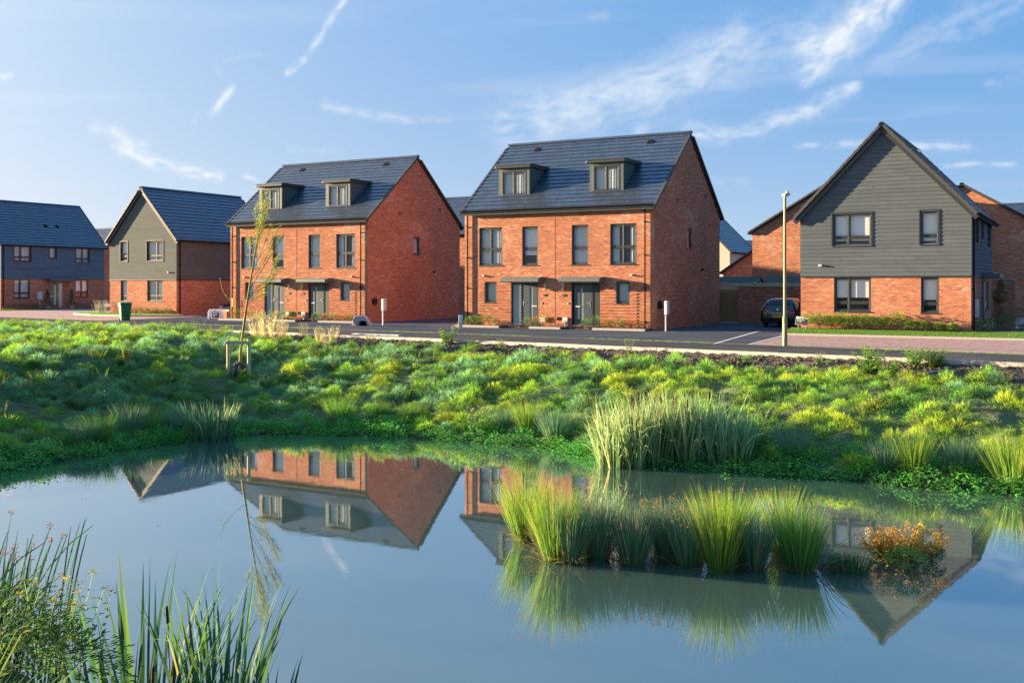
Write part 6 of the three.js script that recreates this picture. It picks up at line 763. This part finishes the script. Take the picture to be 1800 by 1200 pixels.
// ---------------------------------------------------------------- willow sapling with its stake frame
{ const [bx, by, bz] = marchGround(421, 660), d = -bz, at = (px, py, dd = 0) => [(px - 900) / 1845 * (d + dd) - bx, CAM_Y + (500 - py) / 1845 * (d + dd) - by, -(d + dd) - bz], t = tag(thing('willow_sapling', bx, by, bz), 'young staked willow leaning right with sparse yellow green leaves', 'tree'), r = rnd(200);
  const bark = std([0.26, 0.22, 0.05], 0.8, { bumpMap: noiseBump, bumpScale: 0.003 }); const spine = [at(421, 662), at(423, 615), at(430, 560), at(438, 505), at(446, 455), at(455, 405), at(463, 368), at(468, 338)];
  const curve = new THREE.CatmullRomCurve3(spine.map((p) => new THREE.Vector3(...p))), trunk = new THREE.TubeGeometry(curve, 40, 1, 8, false), tp = trunk.attributes.position; for (let i = 0; i <= 40; i++) { const c = curve.getPointAt(i / 40), k = lerp(0.06, 0.008, Math.pow(i / 40, 0.8)); for (let j = 0; j <= 8; j++) { const q = i * 9 + j; tp.setXYZ(q, c.x + (tp.getX(q) - c.x) * k, c.y + (tp.getY(q) - c.y) * k, c.z + (tp.getZ(q) - c.z) * k); } } mesh('trunk', trunk, bark, t);
  const L = new Leaves(), twigs = [], leafAt = (p, n, s) => { for (let k = 0; k < n; k++) L.leaf(p.x + (r() - 0.5) * s, p.y + (r() - 0.5) * s, p.z + (r() - 0.5) * s, r() * 6.28, 0.7 - r() * 1.3, 0.085 + 0.06 * r(), 0.026, vary([0.23, 0.25, 0.035], r, 0.3)); };
  const branches = [[[436, 522], [462, 498], [482, 488]], [[437, 512], [462, 470], [482, 438], [498, 410]], [[442, 482], [460, 440], [476, 392]], [[447, 450], [456, 402], [470, 356]], [[433, 538], [455, 510], [476, 478], [491, 448]], [[431, 552], [408, 532], [393, 514], [386, 488]], [[440, 495], [466, 455], [484, 420]], [[436, 520], [470, 500], [492, 470]], [[450, 430], [462, 395], [466, 350]], [[444, 470], [452, 430], [458, 380]], [[445, 465], [472, 430], [490, 400]], [[434, 530], [452, 522], [468, 515]], [[453, 412], [449, 385], [452, 355]], [[448, 445], [438, 430], [436, 415]]];
  branches.forEach((b, i) => { const dd = (r() - 0.5) * 0.9, pts = b.map(([x, y], k) => at(x, y, dd * k / (b.length - 1))), c = new THREE.CatmullRomCurve3(pts.map((p) => new THREE.Vector3(...p))); twigs.push(new THREE.TubeGeometry(c, 10, 0.0085, 5, false)); const n = i === 5 ? 9 : 16; for (let k = 0; k < n; k++) { const u = 0.35 + 0.65 * k / n; leafAt(c.getPointAt(Math.min(1, u)), i === 5 ? (k > 1 && k < 6 ? 4 : 0) : u > 0.75 ? 7 : 3, 0.12); } if (i !== 5) for (let k = 0; k < 3; k++) { const u = 0.3 + 0.5 * r(), p = c.getPointAt(u), e = [p.x + 0.15 + 0.25 * r(), p.y + 0.35 + 0.35 * r(), p.z + (r() - 0.5) * 0.5], cc = new THREE.CatmullRomCurve3([p, new THREE.Vector3((p.x * 1.1 + e[0] * 0.9) / 2, (p.y + e[1]) / 2, p.z), new THREE.Vector3(...e)]); twigs.push(new THREE.TubeGeometry(cc, 6, 0.005, 4, false)); for (let j = 0; j < 5; j++) leafAt(cc.getPointAt(0.4 + 0.6 * j / 5), 2, 0.08); } });
  for (let k = 0; k < 30; k++) leafAt(curve.getPointAt(0.72 + 0.28 * k / 30), 12, 0.26);
  mesh('branch', merge(twigs), bark, t); mesh('foliage', L.done(), leafMat(0.5), t);
  const bag = new THREE.SphereGeometry(0.28, 20, 12), bp = bag.attributes.position; for (let i = 0; i < bp.count; i++) { const y = bp.getY(i), f = (0.8 + 0.5 * vnoise(bp.getX(i) * 14 + 3, bp.getZ(i) * 14 + y * 7)) * (y > 0 ? 1 - y * 1.6 : 1.15); bp.setXYZ(i, bp.getX(i) * f, y * 1.1 + 0.16, bp.getZ(i) * f); } bag.computeVertexNormals(); mesh('watering_bag', bag, std([0.006, 0.03, 0.026], 0.8), tag(thing('tree_bag', bx + 0.02, by, bz + 0.16), 'dark green sack wrapped round the foot of the willow', 'bag'));
  const F = tag(thing('stake_frame', bx, by, bz), 'two pale timber stakes with a crossbar around the willow', 'tree support'), p0 = at(404.5, 600), p1 = at(440.5, 600), g0 = groundY(bx + p0[0], bz + 0.25) - by, g1 = groundY(bx + p1[0], bz + 0.25) - by;
  for (const [p, g] of [[p0, g0], [p1, g1]]) mesh('stake', place(new THREE.CylinderGeometry(0.058, 0.06, p[1] - g + 0.35, 12), p[0], (p[1] + g - 0.25) / 2 + 0.02, 0.25), MAT.paleWood, F); mesh('crossbar', boxy(p1[0] - p0[0] + 0.16, 0.11, 0.06, (p0[0] + p1[0]) / 2, p0[1] - 0.02, 0.32, 0.012), MAT.paleWood, F); mesh('tie', place(new THREE.TorusGeometry(0.11, 0.015, 6, 16), 0.05, p0[1] - 0.05, 0.12, 0, Math.PI / 2), MAT.rubber, F); }
{ const [x, y, z] = marchGround(513, 652), p = tag(thing('wooden_peg', x, y, z), 'small pale peg standing in the shaded bank right of the stake frame', 'peg'); mesh('peg', rod([0, -0.1, 0], [0.01, 0.26, 0], 0.02, 0.016, 6), MAT.paleWood, p); const [a, b, c] = marchGround(1655, 658), q = tag(thing('pale_stick', a, b + 0.03, c, 0.25), 'pale stick lying on bare soil at the right', 'stick'); mesh('stick', tube([[-0.45, 0.0, 0], [-0.1, 0.05, 0.02], [0.4, 0.02, 0]], 0.022), MAT.concrete, q); }

// ---------------------------------------------------------------- near bank in the bottom left corner
function cattail(label, x, z, n, R, h, seed, lean, headsAt) { const y = Math.max(WATER_Y, groundY(x, z)) - 0.05, t = tag(thing('cattail_clump', x, y, z), label, 'cattail', 'cattail clumps at the near edge'), r = rnd(seed);
  for (let i = 0; i < n; i++) { const L = new Leaves(), a = r() * 6.283, q = Math.sqrt(r()) * R, k = r(), bent = r() < 0.1, yel = r(), c0 = vary([0.018, 0.050, 0.028], r), c1 = vary(yel < 0.02 ? [0.16, 0.14, 0.04] : yel < 0.35 ? [0.062, 0.115, 0.018] : [0.024, 0.066, 0.032], r); L.blade(Math.sin(a) * q, 0, Math.cos(a) * q, a + (r() - 0.5) * 1.4, h * (0.6 + 0.4 * Math.sqrt(k)), 0.037 * (0.7 + 0.5 * r()), lean * (0.15 + 0.85 * r()), bent ? 1.3 : 0.05 + 0.35 * r(), c0, c1, 9, (r() - 0.5) * 2.6); mesh('leaf', L.done(), REED, t); }
  for (const [u, v, hh, ti] of headsAt) { const s = part('seed_head', t), b = [u, 0, v], e = [u + Math.sin(ti) * hh, Math.cos(ti) * hh, v]; mesh('stalk', rod(b, e, 0.006, 0.005, 6), std([0.14, 0.17, 0.05], 0.8), s); const cg = new THREE.CapsuleGeometry(0.014, 0.13, 6, 10); mesh('spike', place(cg, e[0] + 0.02 * Math.sin(ti), e[1] - 0.02, e[2], 0, 0, -ti), std([0.075, 0.030, 0.018], 0.95, { bumpMap: noiseBump, bumpScale: 0.004 }), s); mesh('tip', rod([e[0], e[1] + 0.05, e[2]], [e[0] + 0.02, e[1] + 0.2, e[2]], 0.004, 0.002, 5), std([0.3, 0.22, 0.09], 0.9), s); } }
cattail('broad cattail clump with brown spikes at the bottom left', -3.22, -9.0, 74, 0.44, 1.8, 301, 0.52, [[-0.36, 0.1, 1.22, -0.12], [-0.12, 0.2, 1.02, -0.1], [0.12, 0.1, 0.85, 0.06], [0.24, 0.0, 0.82, 0.1], [0.28, -0.1, 1.3, -0.04]]);
cattail('upright cattail clump right of the broad one', -2.5, -9.0, 50, 0.26, 1.72, 302, 0.34, []);
cattail('small cattail tuft at the bottom edge right of the two clumps', -2.02, -8.8, 13, 0.14, 1.3, 303, 0.3, []);
{ const x = -3.5, z = -7.3, y = groundY(x, z) - 0.15, t = tag(thing('club_rush', x, y, z), 'tall dark club rush with brown flower tufts at the left edge', 'rush'), r = rnd(310), L = new Leaves(), heads = new Leaves();
  for (let i = 0; i < 120; i++) { const px = (r() - 0.7) * 0.75, pz = (r() - 0.5) * 0.7, a = 1.4 + (r() - 0.5) * 2.4, h = 0.9 + 0.62 * r(), far = r() < 0.12, e = L.blade(px, -0.1, pz, a, h * (far ? 1.1 : 1), 0.011, 0.03 + 0.14 * r(), far ? 1.0 : 0.05 + 0.25 * r(), vary([0.011, 0.034, 0.020], r), vary([0.016, 0.042, 0.020], r), 8, 1.5, true); if (r() < 0.26) for (let k = 0; k < 14; k++) heads.leaf(e[0] + (r() - 0.5) * 0.045, e[1] + (r() - 0.5) * 0.04, e[2] + (r() - 0.5) * 0.045, r() * 6.28, r() * 1.5 - 0.4, 0.022, 0.011, vary([0.14, 0.065, 0.028], r)); }
  mesh('stems', L.done(), REED, t); mesh('flower_tufts', heads.done(), LEAF, t).userData.kind = 'stuff'; }
{ const r = rnd(320), list = [], hl = [], L = new Leaves(); for (let i = 0; i < 900; i++) { const z = -3.6 - 4.2 * r(), x = z * (0.56 - 0.2 * r() * r()); if (pondDistance(x, z) < 0.0) continue; const hi = groundY(x, z) + 0.5; if (500 + (CAM_Y - hi) * 1845 / -z < 1120 + 0.3 * (900 + x / -z * 1845)) continue; list.push([Math.floor(r() * 3), x, groundY(x, z), z, 0.55 + 0.45 * r(), r() * 6.28, [0.5 + 0.25 * r(), 0.62 + 0.2 * r(), 0.45 + 0.3 * r()], 1.1]); if (r() < 0.22) hl.push([Math.floor(r() * 3), x, groundY(x, z), z, 0.9 + 0.5 * r(), r() * 6.28, [0.65 + 0.3 * r(), 0.75, 0.55], 1]); }
  scatter('bank_grass', 'long grass on the near bank in the bottom left corner', longGrass, LEAF, list); scatter('bank_herbs', 'leafy herbs on the near bank in the bottom left corner', herbs, LEAF, hl);
  const fx = -2.95, fz = -6.2, fy = groundY(fx, fz); for (let i = 0; i < 34; i++) { const bx = (r() - 0.5) * 0.8, bz = (r() - 0.5) * 0.5, a = r() * 6.28, h = 0.3 + 0.36 * r(), e = L.blade(bx, 0, bz, a, h, 0.007, 0.1 + 0.2 * r(), 0.1, [0.05, 0.09, 0.03], [0.09, 0.13, 0.04], 4, 0.5, true); for (let k = 0; k < 6; k++) L.leaf(e[0] * (0.4 + 0.1 * k) + bx * (0.6 - 0.1 * k), e[1] * (0.35 + 0.1 * k), e[2] * (0.4 + 0.1 * k) + bz * (0.6 - 0.1 * k), r() * 6.28, 0.2, 0.06, 0.025, vary([0.07, 0.13, 0.03], r)); const yel = r() < 0.35; for (let k = 0; k < 14; k++) L.leaf(e[0] + (r() - 0.5) * 0.05, e[1] + (r() - 0.4) * 0.03, e[2] + (r() - 0.5) * 0.05, r() * 6.28, r() - 0.3, 0.022, 0.014, vary(yel ? [0.30, 0.22, 0.015] : [0.12, 0.12, 0.06], r)); }
  mesh('foliage', L.done(), LEAF, tag(thing('flowering_plant', fx, fy, fz), 'yellow flowered herbs between club rush and cattails', 'plant')); }
[[-2.72, -6.1, 1.0, 0.5, 'dense green herb mound in the bottom left corner, nearest the cattails'], [-2.95, -5.7, 1.1, 0.5, 'dense green herb mound at the very corner of the near bank'], [-3.35, -6.6, 1.1, 0.5, 'dense green herb mound at the foot of the club rush']].forEach(([x, z, w, h, label]) => shrub('herb_mound', label, x, groundY(x, z) - 0.05, z, w, h, 900, 0.055, [0.035, 0.075, 0.014], [0.06, 0.095, 0.02], 'herb mounds on the near bank', 'plant'));

renderer.render(scene, camera);
